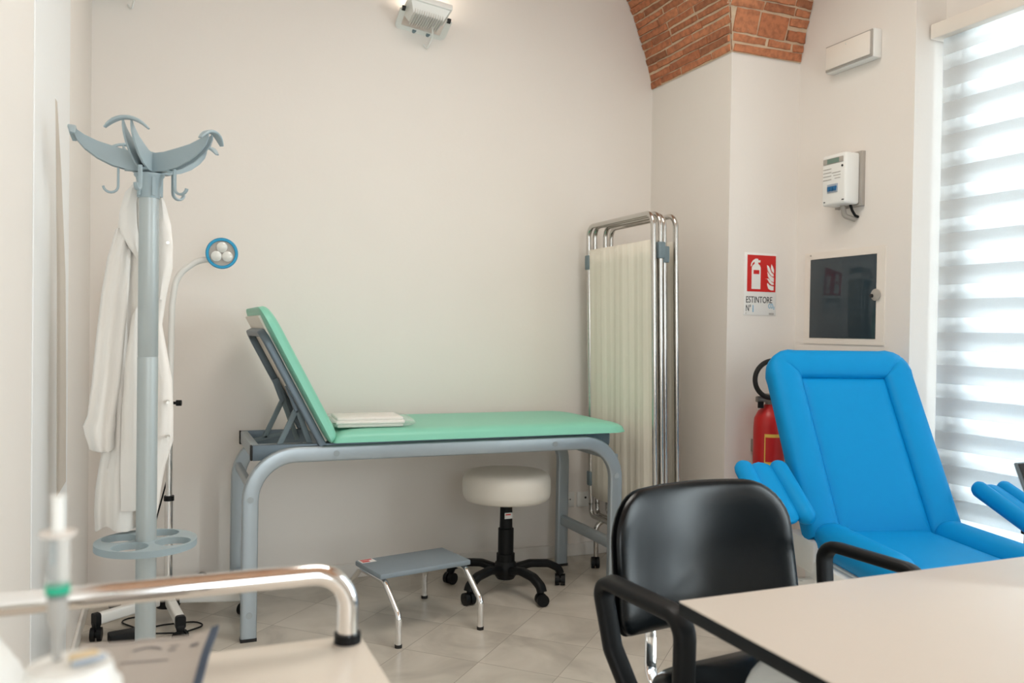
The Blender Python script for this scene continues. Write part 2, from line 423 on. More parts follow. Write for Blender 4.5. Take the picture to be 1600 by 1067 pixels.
# white door in the left wall with a flat beige strip that narrows upwards
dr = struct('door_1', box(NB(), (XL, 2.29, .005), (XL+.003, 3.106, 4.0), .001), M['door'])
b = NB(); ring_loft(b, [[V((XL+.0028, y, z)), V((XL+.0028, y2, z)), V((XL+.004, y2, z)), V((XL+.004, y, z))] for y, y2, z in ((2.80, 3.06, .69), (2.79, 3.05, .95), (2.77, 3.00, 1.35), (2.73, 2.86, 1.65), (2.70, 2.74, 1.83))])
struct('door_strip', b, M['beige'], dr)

# brick groin vault -------------------------------------------------
HALF, K = 1.9, .41
RR = math.sqrt(HALF**2+K**2); APEX = RR-K; ZS = 2.53
def offs(h): return HALF-math.sqrt(max(0, RR**2-(h+K)**2))
TH0 = math.asin(K/RR)
def arc(s):                   # arc length along the vault -> (offset, height, outward normal)
    a = TH0+s/RR
    return HALF-RR*math.cos(a), RR*math.sin(a)-K, (math.cos(a), -math.sin(a))
SMAX = RR*(PI/2-TH0)
vb = NB(); uvl = vb.loops.layers.uv.new('UVMap')
def vquad(ps, uvs):
    vs = [vb.verts.new(p) for p in ps]; f = vb.faces.new(vs)
    for l, q in zip(f.loops, uvs): l[uvl].uv = q
NS = 40
YMID = YF-HALF
for i in range(NS):
    s0, s1 = SMAX*i/NS, SMAX*(i+1)/NS
    o0, h0, _ = arc(s0); o1, h1, _ = arc(s1)
    # barrel along y, right side, behind the groin and in front of it, and the left side
    vquad([(XP-o0, YB+.02, ZS+h0), (XP-o0, YF-o0, ZS+h0), (XP-o1, YF-o1, ZS+h1), (XP-o1, YB+.02, ZS+h1)], [(YB, s0), (YF-o0, s0), (YF-o1, s1), (YB, s1)])
    yn = YF-2*HALF
    vquad([(XP-o0, yn+o0, ZS+h0), (XP-o0, -2.5, ZS+h0), (XP-o1, -2.5, ZS+h1), (XP-o1, yn+o1, ZS+h1)], [(yn+o0, s0), (-2.5, s0), (-2.5, s1), (yn+o1, s1)])
    xl0, xl1 = XP-2*HALF+o0, XP-2*HALF+o1
    vquad([(xl0, YB+.02, ZS+h0), (xl0, -2.5, ZS+h0), (xl1, -2.5, ZS+h1), (xl1, YB+.02, ZS+h1)], [(YB, s0), (-2.5, s0), (-2.5, s1), (YB, s1)])
    # barrel along x over the window
    vquad([(XR+.15, YF-o0, ZS+h0), (XP-o0, YF-o0, ZS+h0), (XP-o1, YF-o1, ZS+h1), (XR+.15, YF-o1, ZS+h1)], [(XR, s0), (XP-o0, s0), (XP-o1, s1), (XR, s1)])
    vquad([(XR+.15, yn+o0, ZS+h0), (XP-o0, yn+o0, ZS+h0), (XP-o1, yn+o1, ZS+h1), (XR+.15, yn+o1, ZS+h1)], [(XR, s0), (XP-o0, s0), (XP-o1, s1), (XR, s1)])
ceil = struct('ceiling', vb, M['vault'], smooth=30)
# modelled bricks in the corner above the pillar: mortar bed and one mesh of bricks
mb = NB(); kb = NB()
def P_left(s, t, d=0):         # course direction t runs along y from the back wall
    o, h, n = arc(s); return V((XP-o-n[0]*d, t, ZS+h+n[1]*d))
def P_right(s, t, d=0):
    o, h, n = arc(s); return V((t, YF-o-n[0]*d, ZS+h+n[1]*d))
SB = .62
for i in range(20):
    s0, s1 = SB*i/20, SB*(i+1)/20
    o0, o1 = arc(s0)[0], arc(s1)[0]
    for P_, a, e0, e1 in ((P_left, YB, YF-o0, YF-o1), (P_right, XR, XP-o0, XP-o1)):
        q = [P_(s0, a, .004), P_(s0, e0, .004), P_(s1, e1, .004), P_(s1, a, .004)]
        mb.faces.new([mb.verts.new(p) for p in q])
def brick(P_, s0, s1, t0, t1, slope=0):
    j = lambda a: random.uniform(-a, a)
    d = .011+j(.004); jt = .004
    c = [(s0+j(jt), t0+j(jt)), (s0+j(jt), t1+j(jt)), (s1+j(jt), t1+j(jt)), (s1+j(jt), t0+j(jt))]
    cs = sum(x[0] for x in c)/4; ct = sum(x[1] for x in c)/4
    nt = 5
    lo, hi, md = [], [], []
    ring = []
    for k in range(4):
        a, b_ = c[k], c[(k+1) % 4]; m_ = nt if k in (0, 2) else 2
        for q in range(m_): ring.append((a[0]+(b_[0]-a[0])*q/m_+(j(.0022) if q else 0), a[1]+(b_[1]-a[1])*q/m_+(j(.0022) if q else 0)))
    def rr_(f, dd): return [P_(max(0, cs+(x-cs)*f), ct+(y-ct)*(1-(1-f)*.2), dd) for x, y in ring]
    vs = [[kb.verts.new(p) for p in rr] for rr in (rr_(1, .001), rr_(.99, d*.75), rr_(.86, d))]
    n = len(ring)
    for a, b_ in zip(vs[:-1], vs[1:]):
        for k in range(n): kb.faces.new((a[k], a[(k+1) % n], b_[(k+1) % n], b_[k]))
    kb.faces.new(vs[-1])
s = .006; row = 0
while s < SB-.05:
    ht = random.uniform(.030, .037); e = YF-arc(s)[0]-.003
    t = YB-(0.002 if row % 2 else .10); first = True
    t = YB; ln = random.choice((.10, .2, .26))
    while t > e+.03:
        t1 = max(e, t-ln)
        if t1-e < .06: t1 = e
        brick(P_left, s, s+ht, t-.004, t1+.004); t = t1; ln = random.uniform(.17, .28)
    s += ht+random.uniform(.006, .010); row += 1
# right web: two thin courses, a course of big tiles, then ordinary ones that dip towards the groin
rows = [(.005, .040), (.048, .082), (.090, .195)]
q = .204
while q < SB: rows.append((q, q+.036)); q += .044
for k, (s0, s1) in enumerate(rows):
    st = XP-arc(s0)[0]-.003; t = st; L_ = {0: .5, 1: .2, 2: .145}.get(k, random.uniform(.12, .2))
    while t < XR-.02:
        t1 = min(XR, t+L_)
        if XR-t1 < .05: t1 = XR
        if k == 2 and t > st+.25: s1b = s0+.06; brick(P_right, s0+.004, s1b-.008, t+.006, t1-.004); brick(P_right, s1b+.006, s1, t+.006, t1-.004)
        else: brick(P_right, s0, s1, t+.006, t1-.006)
        t = t1; L_ = {0: .3, 1: .15, 2: .17}.get(k, random.uniform(.16, .26))
mo = struct('mortar', mb, M['mortar'], ceil, smooth=0)
struct('brickwork', kb, M['brick'], ceil, smooth=50)

# window and zebra blind ---------------------------------------------
ZB0, ZB1 = .1, 2.5
wn = struct('window_1', (lambda b: (box(b, (3.07, WY1-.012, ZB0), (3.15, WY1, ZB1)), box(b, (3.07, WY0, ZB0), (3.15, WY0+.06, ZB1)), box(b, (3.07, WY0, ZB0), (3.15, WY1, ZB0+.06)), box(b, (3.07, WY0, ZB1-.06), (3.15, WY1, ZB1)), b)[-1])(NB()), M['white_metal'])
for y in (2.46, 1.66):
    struct('window_stile', box(NB(), (3.08, y, ZB0+.06), (3.14, y+.115, ZB1-.06), .004), M['frame_grey'], wn)
struct('window_glass', box(NB(), (3.105, WY0+.06, ZB0+.06), (3.111, WY1-.012, ZB1-.06)), M['glass'], wn)
bl = thing('roller_blind', 'white day-and-night roller blind with horizontal bands over the window', 'window blind', (3.0, 1.67, .12))
obj('cassette', box(NB(), (2.955, WY0+.01, 2.435), (3.045, WY1-.012, 2.5), .008), M['panel_white'], bl, world=True)
PER, OPQ = .136, .076
Y0, Y1 = WY0+.03, WY1-.045
z = 2.435; fo, fs, bo, bs = NB(), NB(), NB(), NB()
def strip(bm, x, z0, z1):
    z0 = max(z0, .14); z1 = min(z1, 2.45)
    if z1-z0 > .001: box(bm, (x, Y0, z0), (x+.0008, Y1, z1))
z = 2.44
while z > .14:
    strip(fo, 2.995, z-OPQ, z); strip(fs, 2.995, z-PER, z-OPQ)
    strip(bo, 3.012, z-PER-.046, z-PER+.030); strip(bs, 3.012, z-PER+.030, z-PER+.09)
    z -= PER
obj('front_bands', fo, M['band'], bl, world=True, smooth=0); obj('front_sheer', fs, M['sheer'], bl, world=True, smooth=0)
obj('rear_bands', bo, M['band'], bl, world=True, smooth=0); obj('rear_sheer', bs, M['sheer'], bl, world=True, smooth=0)
obj('bottom_bar', box(NB(), (2.985, Y0, .115), (3.02, Y1, .145), .006), M['white'], bl, world=True)

# ------------------------------------------------------------------ examination couch
cx, cy = 1.12, 3.61
ec = thing('examination_couch', 'mint green padded examination couch on a silver bent-tube frame, headrest raised', 'examination couch', (cx, cy, 0))
prof = rrect2(.058, .030, .012)
for y in (3.345, 3.885):
    pts = fillet([(.315, y, .004), (.318, y, .704), (1.90, y, .704), (1.898, y, .004)], .17, 10)
    fr = obj('leg_frame', sweep(NB(), pts, rrect2(.060, .034, .008), upv=(0, 1, 0)), M['silver'], ec, world=True)
    ys = -1 if y < 3.6 else 1
    for (px, pz) in ((.317, .54), (.64, .704), (1.59, .704), (1.898, .55), (.316, .10), (1.898, .12)):
        bb = NB(); cyl(bb, (px, y+ys*.016, pz), (px, y+ys*.0185, pz), .0125, n=16)
        obj('bolt_cap', bb, M['bolt'], fr, world=True)
    for px in (.315, 1.898): obj('foot_pad', box(NB(), (px-.03, y-.02, 0), (px+.03, y+.02, .012)), M['rubber'], fr, world=True)
for x, z in ((.318, .585), (1.899, .63), (.318, .115), (1.899, .235)):
    obj('crossbar', sweep(NB(), [(x, 3.345, z), (x, 3.885, z)], rrect2(.032, .05, .01) if z < .4 else rrect2(.026, .034, .008), upv=(0, 0, 1)), M['silver'], ec, world=True)
for y in (3.372, 3.858):
    obj('side_rail', box(NB(), (.325, y-.012, .683), (1.875, y+.012, .742), .003), M['silver_dark'], ec, world=True)
for x0, x1 in ((.322, .352), (.60, .64), (1.85, 1.885)):
    obj('end_rail', box(NB(), (x0, 3.372, .69), (x1, 3.858, .741), .003), M['silver'], ec, world=True)
for y in (3.372, 3.858): obj('rail_plug', box(NB(), (.318, y-.015, .684), (.326, y+.015, .742), .002), M['rubber'], ec, world=True)
# flat mattress section: outline in plan, bulging up
def plan_pad(x0, x1, y0, y1, r, z, t):
    bm = pad(rr_outline(x0, x1, y0, y1, r), t, tb=.0, front=lambda s: (max(0, 1-s**14))**.5)
    bm.transform(Matrix(((1, 0, 0, 0), (0, 0, 1, 0), (0, -1, 0, z), (0, 0, 0, 1)))); return bm
bm = plan_pad(.622, 1.955, 3.295, 3.925, (.02, .09, .09, .02), .748, .048)
obj('mattress', bm, M['mint'], ec, world=True)
obj('board', box(NB(), (.63, 3.36, .740), (1.90, 3.86, .750), .003), M['offwhite'], ec, world=True)
# raised headrest: board and pad built flat along +x then tilted
L_ = .595; hx, hz = .615, .745; A_ = math.atan2(1.275-.745, -(.335-.615)*1.0); ux = V((-math.cos(A_), 0, math.sin(A_))); nx = V((math.sin(A_), 0, math.cos(A_)))
HM = Matrix(((ux.x, 0, nx.x, hx), (0, 1, 0, 0), (ux.z, 0, nx.z, hz), (0, 0, 0, 1)))   # x along the headrest, z out of its face
bm = pad(rr_outline(0.0, L_, 3.295, 3.925, (.025, .08, .08, .025)), .040, tb=.014, front=lambda s: (max(0, 1-s**14))**.5)
bm.transform(Matrix(((1, 0, 0, 0), (0, 0, 1, 0), (0, -1, 0, 0.004), (0, 0, 0, 1)))); bm.transform(HM)
obj('headrest_pad', bm, M['mint'], ec, world=True)
bm = box(NB(), (.01, 3.350, -.014), (L_-.03, 3.875, -.004), .002); bm.transform(HM)
obj('headrest_board', bm, M['offwhite'], ec, world=True)
bm = sweep(NB(), fillet([(.005, 3.345, -.028), (.50, 3.345, -.028), (.50, 3.875, -.028), (.005, 3.875, -.028)], .05), rrect2(.026, .03, .006), upv=(0, 0, 1)); bm.transform(HM)
obj('headrest_frame', bm, M['silver_dark'], ec, world=True)
for y in (3.40, 3.82):
    a = HM @ V((.27, y, -.03)); bpt = V((.50, y, .70)); mid = V((.485, y, .735))
    st = obj('support_strut', sweep(NB(), [a, a.lerp(V((.53, y, .79)), .55)], rrect2(.02, .03, .004)), M['silver_dark'], ec, world=True)
    e = a.lerp(V((.53, y, .79)), .5)
    bmx = NB(); sweep(bmx, [e, (.42, y, .715)], rrect2(.012, .022, .003)); sweep(bmx, [e, (.56, y, .70)], rrect2(.012, .022, .003)); sweep(bmx, [(.36, y, .70), (.52, y, .735)], rrect2(.012, .018, .003))
    obj('ratchet_arm', bmx, M['hinge'], st, world=True)
# folded sheet in clear wrapping
pk = thing('wrapped_sheet', 'folded white disposable sheet in clear plastic wrap, lying on the green mattress', 'sheet pack', (.79, 3.47, .797), R(-3))
bm = NB()
for k, (dx, dy, z0, z1) in enumerate(((.135, .10, .0, .014), (.14, .104, .013, .028), (.134, .10, .027, .041))):
    box(bm, (-dx, -dy, z0), (dx, dy, z1), .0065, seg=3)
obj('folded_sheet', bm, M['cloth'], pk)
def wrap_pt(u, v, side):
    e = max(0, 1-abs(u)**5)*max(0, 1-abs(v)**6)
    return V((u*.185, v*.125, .021+side*(.003+.0215*e**.6)+.0025*math.sin(9*u+5*v)*(abs(u)**2)))
bm = NB()
for sgn in (1, -1):
    g = [[bm.verts.new(wrap_pt(-1+2*i/24, -1+2*j/16, sgn)) for j in range(17)] for i in range(25)]
    for i in range(24):
        for j in range(16): bm.faces.new((g[i][j], g[i+1][j], g[i+1][j+1], g[i][j+1]))
for v in bm.verts: v.co.z = max(v.co.z, .0015)
obj('plastic_wrap', bm, M['film'], pk)
bm = NB()
for k in range(40):
    a0, a1 = 2*PI*k/40, 2*PI*(k+1)/40
    def el(a, r): return V((-.03+.045*r*math.cos(a), .04+.02*r*math.sin(a), .0475))
    bm.faces.new([bm.verts.new(p) for p in (el(a0, 1), el(a1, 1), el(a1, .92), el(a0, .92))])
obj('printed_mark', bm, M['grey_ink'], pk, smooth=0)

# ------------------------------------------------------------------ round stool
SX, SY = 1.475, 3.60
st = thing('swivel_stool', 'round cream padded stool on a black five-star castor base, under the couch', 'stool', (SX, SY, 0))
lathe_p = [(0, .418), (.17, .418), (.188, .422), (.199, .436), (.203, .455), (.204, .49), (.202, .515), (.194, .535), (.178, .546), (.14, .552), (.08, .554), (0, .555)]
s_ = obj('seat', lathe(NB(), lathe_p, n=64), M['offwhite'], st)
obj('seat_plate', lathe(NB(), [(0, .404), (.1, .404), (.1, .418), (0, .418)]), M['black'], st)
gp = obj('gas_column', lathe(NB(), [(0, .385), (.014, .385), (.014, .41), (0, .41)]), M['chrome'], st)
co = obj('column_cover', lathe(NB(), [(0, .08), (.042, .08), (.042, .17), (.036, .172), (.036, .285), (.030, .29), (.028, .385), (.0, .386)]), M['black'], st)
sb = box(NB(), (-.019, -.0305, .335), (.019, -.028, .362)); obj('sticker', sb, M['sign_white'], co)
sb = box(NB(), (-.015, -.0312, .351), (.010, -.0303, .357)); obj('sticker_print', sb, M['red_sign'], co)
lv = NB(); tube(lv, [(.01, 0, .407), (.075, -.05, .404)], .004); obj('lever', lv, M['black'], st)
obj('hub', lathe(NB(), [(0, .055), (.04, .055), (.055, .08), (.05, .125), (.042, .135), (0, .135)]), M['black'], st)
for k in range(5):
    a = R(-4+72*k); d = V((math.cos(a), math.sin(a), 0)); pts = [d*.03+V((0, 0, .095)), d*.12+V((0, 0, .115)), d*.21+V((0, 0, .108)), d*.262+V((0, 0, .082)), d*.272+V((0, 0, .058))]
    lg = obj('base_leg', sweep(NB(), fillet(pts, .06, 4), rrect2(.042, .034, .012), upv=(0, 0, 1)), M['black'], st)
    cb = NB(); caster(cb, d*.272, a+1.2, .027, .02); obj('castor', cb, M['black'], lg)

# ------------------------------------------------------------------ step stool
ss = thing('step_stool', 'low grey step stool with bent chrome legs, in front of the round stool', 'step stool', (.962, 3.345, 0), R(12))
obj('tread', box(NB(), (-.205, -.118, .228), (.205, .118, .250), .006), M['step'], ss)
sk = box(NB(), (-.198, .062, .2502), (-.135, .108, .2508)); tk = obj('warning_sticker', sk, M['sign_white'], ss)
obj('sticker_print', (lambda b: (box(b, (-.192, .092, .2508), (-.142, .104, .2512)), box(b, (-.192, .068, .2508), (-.16, .086, .2512)), b)[-1])(NB()), M['red_sign'], tk)
for sx in (-1, 1):
    x = .182*sx
    pts = fillet([(x, -.232, .01), (x, -.232, .118), (x, -.112, .217), (x, .112, .217), (x, .232, .118), (x, .232, .01)], .045, 6)
    lg = obj('leg_frame', tube(NB(), pts, .0125), M['chrome'], ss)
    for y in (-.232, .232): obj('rubber_tip', cyl(NB(), (x, y, 0), (x, y, .012), .0140, n=16), M['rubber'], lg)

# ------------------------------------------------------------------ coat rack
RX, RY = -.033, 2.46
ck = thing('coat_stand', 'tall grey coat stand with five curved arms and a ring umbrella holder', 'coat stand', (RX, RY, 0))
obj('base', lathe(NB(), [(0, 0), (.19, 0), (.192, .012), (.17, .028), (.06, .042), (.03, .05), (0, .05)], n=56), M['rack'], ck)
obj('pole', lathe(NB(), [(0, .04), (.0258, .04), (.0258, 1.112), (.0252, 1.1125), (.0252, 1.1155), (.0256, 1.116), (.0250, 1.55), (0, 1.55)], n=32), M['rack_pole'], ck)
cl = NB(); lathe(cl, [(0, 1.535), (.0268, 1.535), (.0275, 1.55), (.033, 1.588), (.038, 1.594), (.038, 1.599), (0, 1.599)], n=32)
for k in range(5):
    a = R(38+36+72*k); d = V((math.cos(a), math.sin(a), 0))
    box(cl, (-.003, -.004, -.025), (.003, .004, .025), mtx=Matrix.Translation(d*.031+V((0, 0, 1.565))) @ Matrix.Rotation(a, 4, 'Z'))
obj('collar', cl, M['rack'], ck)
obj('hub', lathe(NB(), [(0, 1.599), (.018, 1.599), (.018, 1.655), (.012, 1.658), (0, 1.658)], n=20), M['rack'], ck)
for k in range(5):
    a = R(38+72*k); d = V((math.cos(a), math.sin(a), 0)); s = V((-d.y, d.x, 0))
    ab = NB()
    prof_r = [(.012, 1.602, 1.652), (.05, 1.605, 1.655), (.09, 1.614, 1.664), (.125, 1.630, 1.673), (.155, 1.652, 1.686), (.172, 1.672, 1.697), (.178, 1.688, 1.702)]
    for off in (-.0125, .0075):
        rings = []
        for (r, z0, z1) in prof_r:
            rings.append([d*r+s*off+V((0, 0, z0)), d*r+s*(off+.005)+V((0, 0, z0)), d*r+s*(off+.005)+V((0, 0, z1)), d*r+s*off+V((0, 0, z1))])
        ring_loft(ab, rings)
    box(ab, (.02, -.010, 1.604), (.06, .010, 1.608), mtx=Matrix.Rotation(a, 4, 'Z'))
    arm = obj('arm', ab, M['rack'], ck)
    cp = []
    for q in range(15):
        u = -1+2*q/14; cp.append(d*(.180+.004*(1-u*u))+s*u*.052+V((0, 0, 1.705-.025*abs(u)**2.2)))
    obj('arm_tip', sweep(NB(), cp, rrect2(.020, .008, .0035), upv=(0, 0, 1), scale=[.55, .75, .9]+[1]*9+[.9, .75, .55]), M['rack'], arm)
    hk = [d*.075+V((0, 0, 1.61)), d*.075+V((0, 0, 1.565))]
    for q in range(9):
        t = PI*q/8*.95; hk.append(d*(.075+.018*(1-math.cos(t)))+V((0, 0, 1.562-.018*math.sin(t))))
    obj('hook', sweep(NB(), hk, rrect2(.011, .006, .0025), upv=d), M['rack'], arm)
rg = NB()
holes = []
for k in range(4):
    a = R(30+90*k); holes.append([(.0765*math.cos(a)+.0455*math.cos(t), .0765*math.sin(a)+.0455*math.sin(t)) for t in [2*PI*q/28 for q in range(28)]])
poly_prism(rg, [(.128*math.cos(2*PI*q/64), .128*math.sin(2*PI*q/64)) for q in range(64)], 0, .018, holes=tuple(holes))
rg.transform(Matrix(((1, 0, 0, 0), (0, 0, -1, 0), (0, 1, 0, .605), (0, 0, 0, 1))))
obj('umbrella_ring', rg, M['rack'], ck, smooth=30)

# ------------------------------------------------------------------ lab coat hanging on the stand
lc = thing('lab_coat', 'white cotton lab coat hanging on the grey coat stand', 'coat', (-.06, 2.60, .62))
# levels: z, x left, x right, y centre, half depth
lv = [(1.588, -.070, -.036, 2.548, .012), (1.565, -.088, -.026, 2.555, .02), (1.53, -.104, .006, 2.565, .03), (1.48, -.112, .018, 2.575, .036), (1.42, -.116, .028, 2.58, .042),
      (1.36, -.122, .028, 2.585, .045), (1.28, -.128, .012, 2.59, .048), (1.2, -.132, .002, 2.595, .05), (1.12, -.134, .016, 2.6, .05), (1.04, -.136, .030, 2.6, .05), (.95, -.138, .034, 2.6, .05), (.87, -.146, .034, 2.6, .05),
      (.80, -.158, .014, 2.6, .05), (.74, -.166, .004, 2.6, .05), (.68, -.168, -.004, 2.6, .05), (.635, -.166, -.012, 2.6, .05)]
rings = []; NP = 96
for i, (z, xl, xr, yc, hd) in enumerate(lv):
    ring = []; g = min(1, i/5)
    for k in range(NP):
        t = 2*PI*k/NP; c, s_ = math.cos(t), math.sin(t)
        x = (xl+xr)/2+(xr-xl)/2*(abs(c)**.8*(1 if c > 0 else -1))
        y = yc+hd*(abs(s_)**.8*(1 if s_ > 0 else -1))
        f = .013*g*(math.sin(x*95+z*2.2)+.6*math.sin(x*170-z*3+1))*abs(s_)
        ring.append(V((x, y+f, z+.006*math.sin(5*t)*(i == len(lv)-1))))
    rings.append(ring)
bm = NB(); ring_loft(bm, rings)
obj('coat_body', bm, M['cloth'], lc, world=True, smooth=70)
def soft_tube(levels, n=36, fold=.006, ph=0):
    rings = []
    for i, (c, hx_, hy_) in enumerate(levels):
        rings.append([V((c[0]+hx_*math.cos(2*PI*k/n), c[1]+hy_*math.sin(2*PI*k/n)+fold*math.sin(6*2*PI*k/n+ph+i*.4), c[2])) for k in range(n)])
    bm = NB(); ring_loft(bm, rings); return bm
sl = obj('sleeve', soft_tube([((-.098, 2.565, 1.46), .020, .03), ((-.108, 2.555, 1.38), .030, .036), ((-.118, 2.548, 1.28), .034, .038), ((-.128, 2.542, 1.16), .036, .038), ((-.137, 2.54, 1.04), .036, .037), ((-.148, 2.54, .95), .035, .036), ((-.153, 2.54, .925), .040, .038), ((-.152, 2.54, .90), .036, .037), ((-.146, 2.54, .862), .030, .034), ((-.142, 2.54, .855), .022, .03)]), M['cloth'], lc, world=True, smooth=70)
# collar and lapel: a folded strip each side
def leaf(pts, t=.004):
    bm = NB(); rings = []
    for (l, r_, y) in pts:
        rings.append([V((l[0], y, l[1])), V(((l[0]+r_[0])/2, y-.012, (l[1]+r_[1])/2)), V((r_[0], y-.004, r_[1])), V((r_[0], y+t, r_[1])), V(((l[0]+r_[0])/2, y-.012+t, (l[1]+r_[1])/2)), V((l[0], y+t, l[1]))])
    ring_loft(bm, rings); return bm
obj('collar', leaf([((-.066, 1.59), (-.050, 1.592), 2.522), ((-.094, 1.555), (-.058, 1.575), 2.520), ((-.108, 1.50), (-.066, 1.53), 2.520), ((-.106, 1.45), (-.064, 1.475), 2.522), ((-.085, 1.41), (-.058, 1.43), 2.524), ((-.052, 1.36), (-.048, 1.375), 2.53)]), M['cloth'], lc, world=True, smooth=60)
obj('lapel', leaf([((-.01, 1.555), (.004, 1.545), 2.535), ((-.014, 1.48), (.022, 1.475), 2.530), ((-.012, 1.42), (.028, 1.412), 2.528), ((-.01, 1.36), (.020, 1.352), 2.530), ((-.012, 1.27), (.002, 1.268), 2.535)]), M['cloth'], lc, world=True, smooth=60)
obj('front_flap', leaf([((-.075, 1.22), (-.055, 1.26), 2.527), ((-.09, 1.10), (-.06, 1.11), 2.524), ((-.098, .95), (-.058, .95), 2.524), ((-.10, .80), (-.056, .80), 2.526), ((-.098, .69), (-.052, .69), 2.528)]), M['cloth'], lc, world=True, smooth=60)
for x, z in ((.014, 1.425), (.018, .985), (.020, .887)):
    bb = NB(); cyl(bb, (x, 2.516, z), (x, 2.560, z), .0045, n=12); obj('snap_button', bb, M['brass'], lc, world=True)

# ------------------------------------------------------------------ examination lamp
LX, LY = .034, 3.70
lm = thing('examination_lamp', 'white gooseneck examination lamp with blue-rimmed head on a castor base', 'lamp', (LX, LY, 0))
obj('hub', lathe(NB(), [(0, .055), (.045, .055), (.05, .065), (.05, .115), (.04, .125), (0, .125)], n=24), M['black'], lm)
obj('lower_tube', lathe(NB(), [(0, .12), (.0165, .12), (.0165, .50), (0, .50)], n=20), M['chrome'], lm)
obj('clamp_ring', lathe(NB(), [(0, .485), (.02, .485), (.02, .505), (0, .505)], n=20), M['black'], lm)
obj('upper_tube', lathe(NB(), [(0, .505), (.0125, .505), (.0125, .92), (0, .92)], n=20), M['chrome'], lm)
kn = NB(); cyl(kn, (.008, 0, .882), (.028, -.004, .882), .006, n=12); cyl(kn, (.024, -.004, .882), (.044, -.008, .882), .012, n=14); obj('knob', kn, M['black'], lm)
gp = fillet([(0, 0, .90), (.005, 0, 1.28), (.02, -.01, 1.40), (.10, -.03, 1.462), (.150, -.05, 1.468)], .12, 8)
obj('gooseneck', tube(NB(), gp, .0125, 14), M['white_metal'], lm)
hd = V((.190, -.07, 1.492)); f_ = V((-.05, -1, -.08)).normalized()
HMx = Matrix.Translation(hd) @ f_.to_track_quat('Z', 'Y').to_matrix().to_4x4()
bm = NB(); lathe(bm, [(0, -.05), (.02, -.048), (.04, -.035), (.052, -.015), (.054, .0), (0, 0)], n=36, mtx=HMx); hb = obj('lamp_head', bm, M['white'], lm)
bm = NB(); tr = [(.051, -.012), (.060, -.012), (.063, .004), (.060, .010), (.052, .010), (.049, .002)]
rings = [[HMx @ V((r*math.cos(2*PI*k/40), r*math.sin(2*PI*k/40), z)) for r, z in tr] for k in range(40)]
ring_loft(bm, rings, loop=True); obj('rim', bm, M['cyan'], hb)
bm = NB(); lathe(bm, [(0, .0), (.050, .0), (.050, .004), (0, .004)], n=36, mtx=HMx); obj('diffuser', bm, M['meter_grey'], hb)
for k in range(3):
    a = R(90+120*k); bm = NB(); lathe(bm, [(0, .004), (.021, .004), (.021, .008), (.014, .013), (0, .015)], n=24, mtx=HMx @ Matrix.Translation((.0245*math.cos(a), .0245*math.sin(a), 0))); obj('led_lens', bm, M['lens'], hb)
for k in range(5):
    a = R(-10-72*k+(6 if k == 2 else 0)); d = V((math.cos(a), math.sin(a), 0))
    lb = sweep(NB(), [d*.04+V((0, 0, .088)), d*.29+V((0, 0, .082))], rrect2(.034, .042, .008)); lg = obj('base_leg', lb, M['white_metal'], lm)
    eb = NB(); sweep(eb, [d*.288+V((0, 0, .080)), d*.308+V((0, 0, .080))], rrect2(.037, .05, .01)); box(eb, (.286, -.015, .045), (.31, .015, .07), .006, mtx=Matrix.Rotation(a, 4, 'Z'))
    obj('end_cap', eb, M['black'], lg)
    cb = NB(); caster(cb, d*.298, a+.9, .025, .016); obj('castor', cb, M['black'], lg)
obj('power_cord', tube(NB(), fillet([(.0, .01, .60), (-.05, .1, .38), (-.12, .13, .22), (-.10, .05, .06), (-.06, .06, .005), (-.20, .05, .005), (-.10, -.11, .006), (-.02, -.08, .006), (.10, -.08, .006), (.14, -.14, .006), (.05, -.20, .006), (-.09, -.20, .02)], .05, 5), .0032, 8), M['black'], lm)
pa = box(NB(), (-.055, -.03, 0), (.055, .03, .038), .006); pa = tag(obj('power_adapter', pa, M['black']), 'black power adapter lying on the floor by the coat stand', 'power adapter'); pa.location = (-.12, 3.50, 0); pa.rotation_euler = (0, 0, R(12))

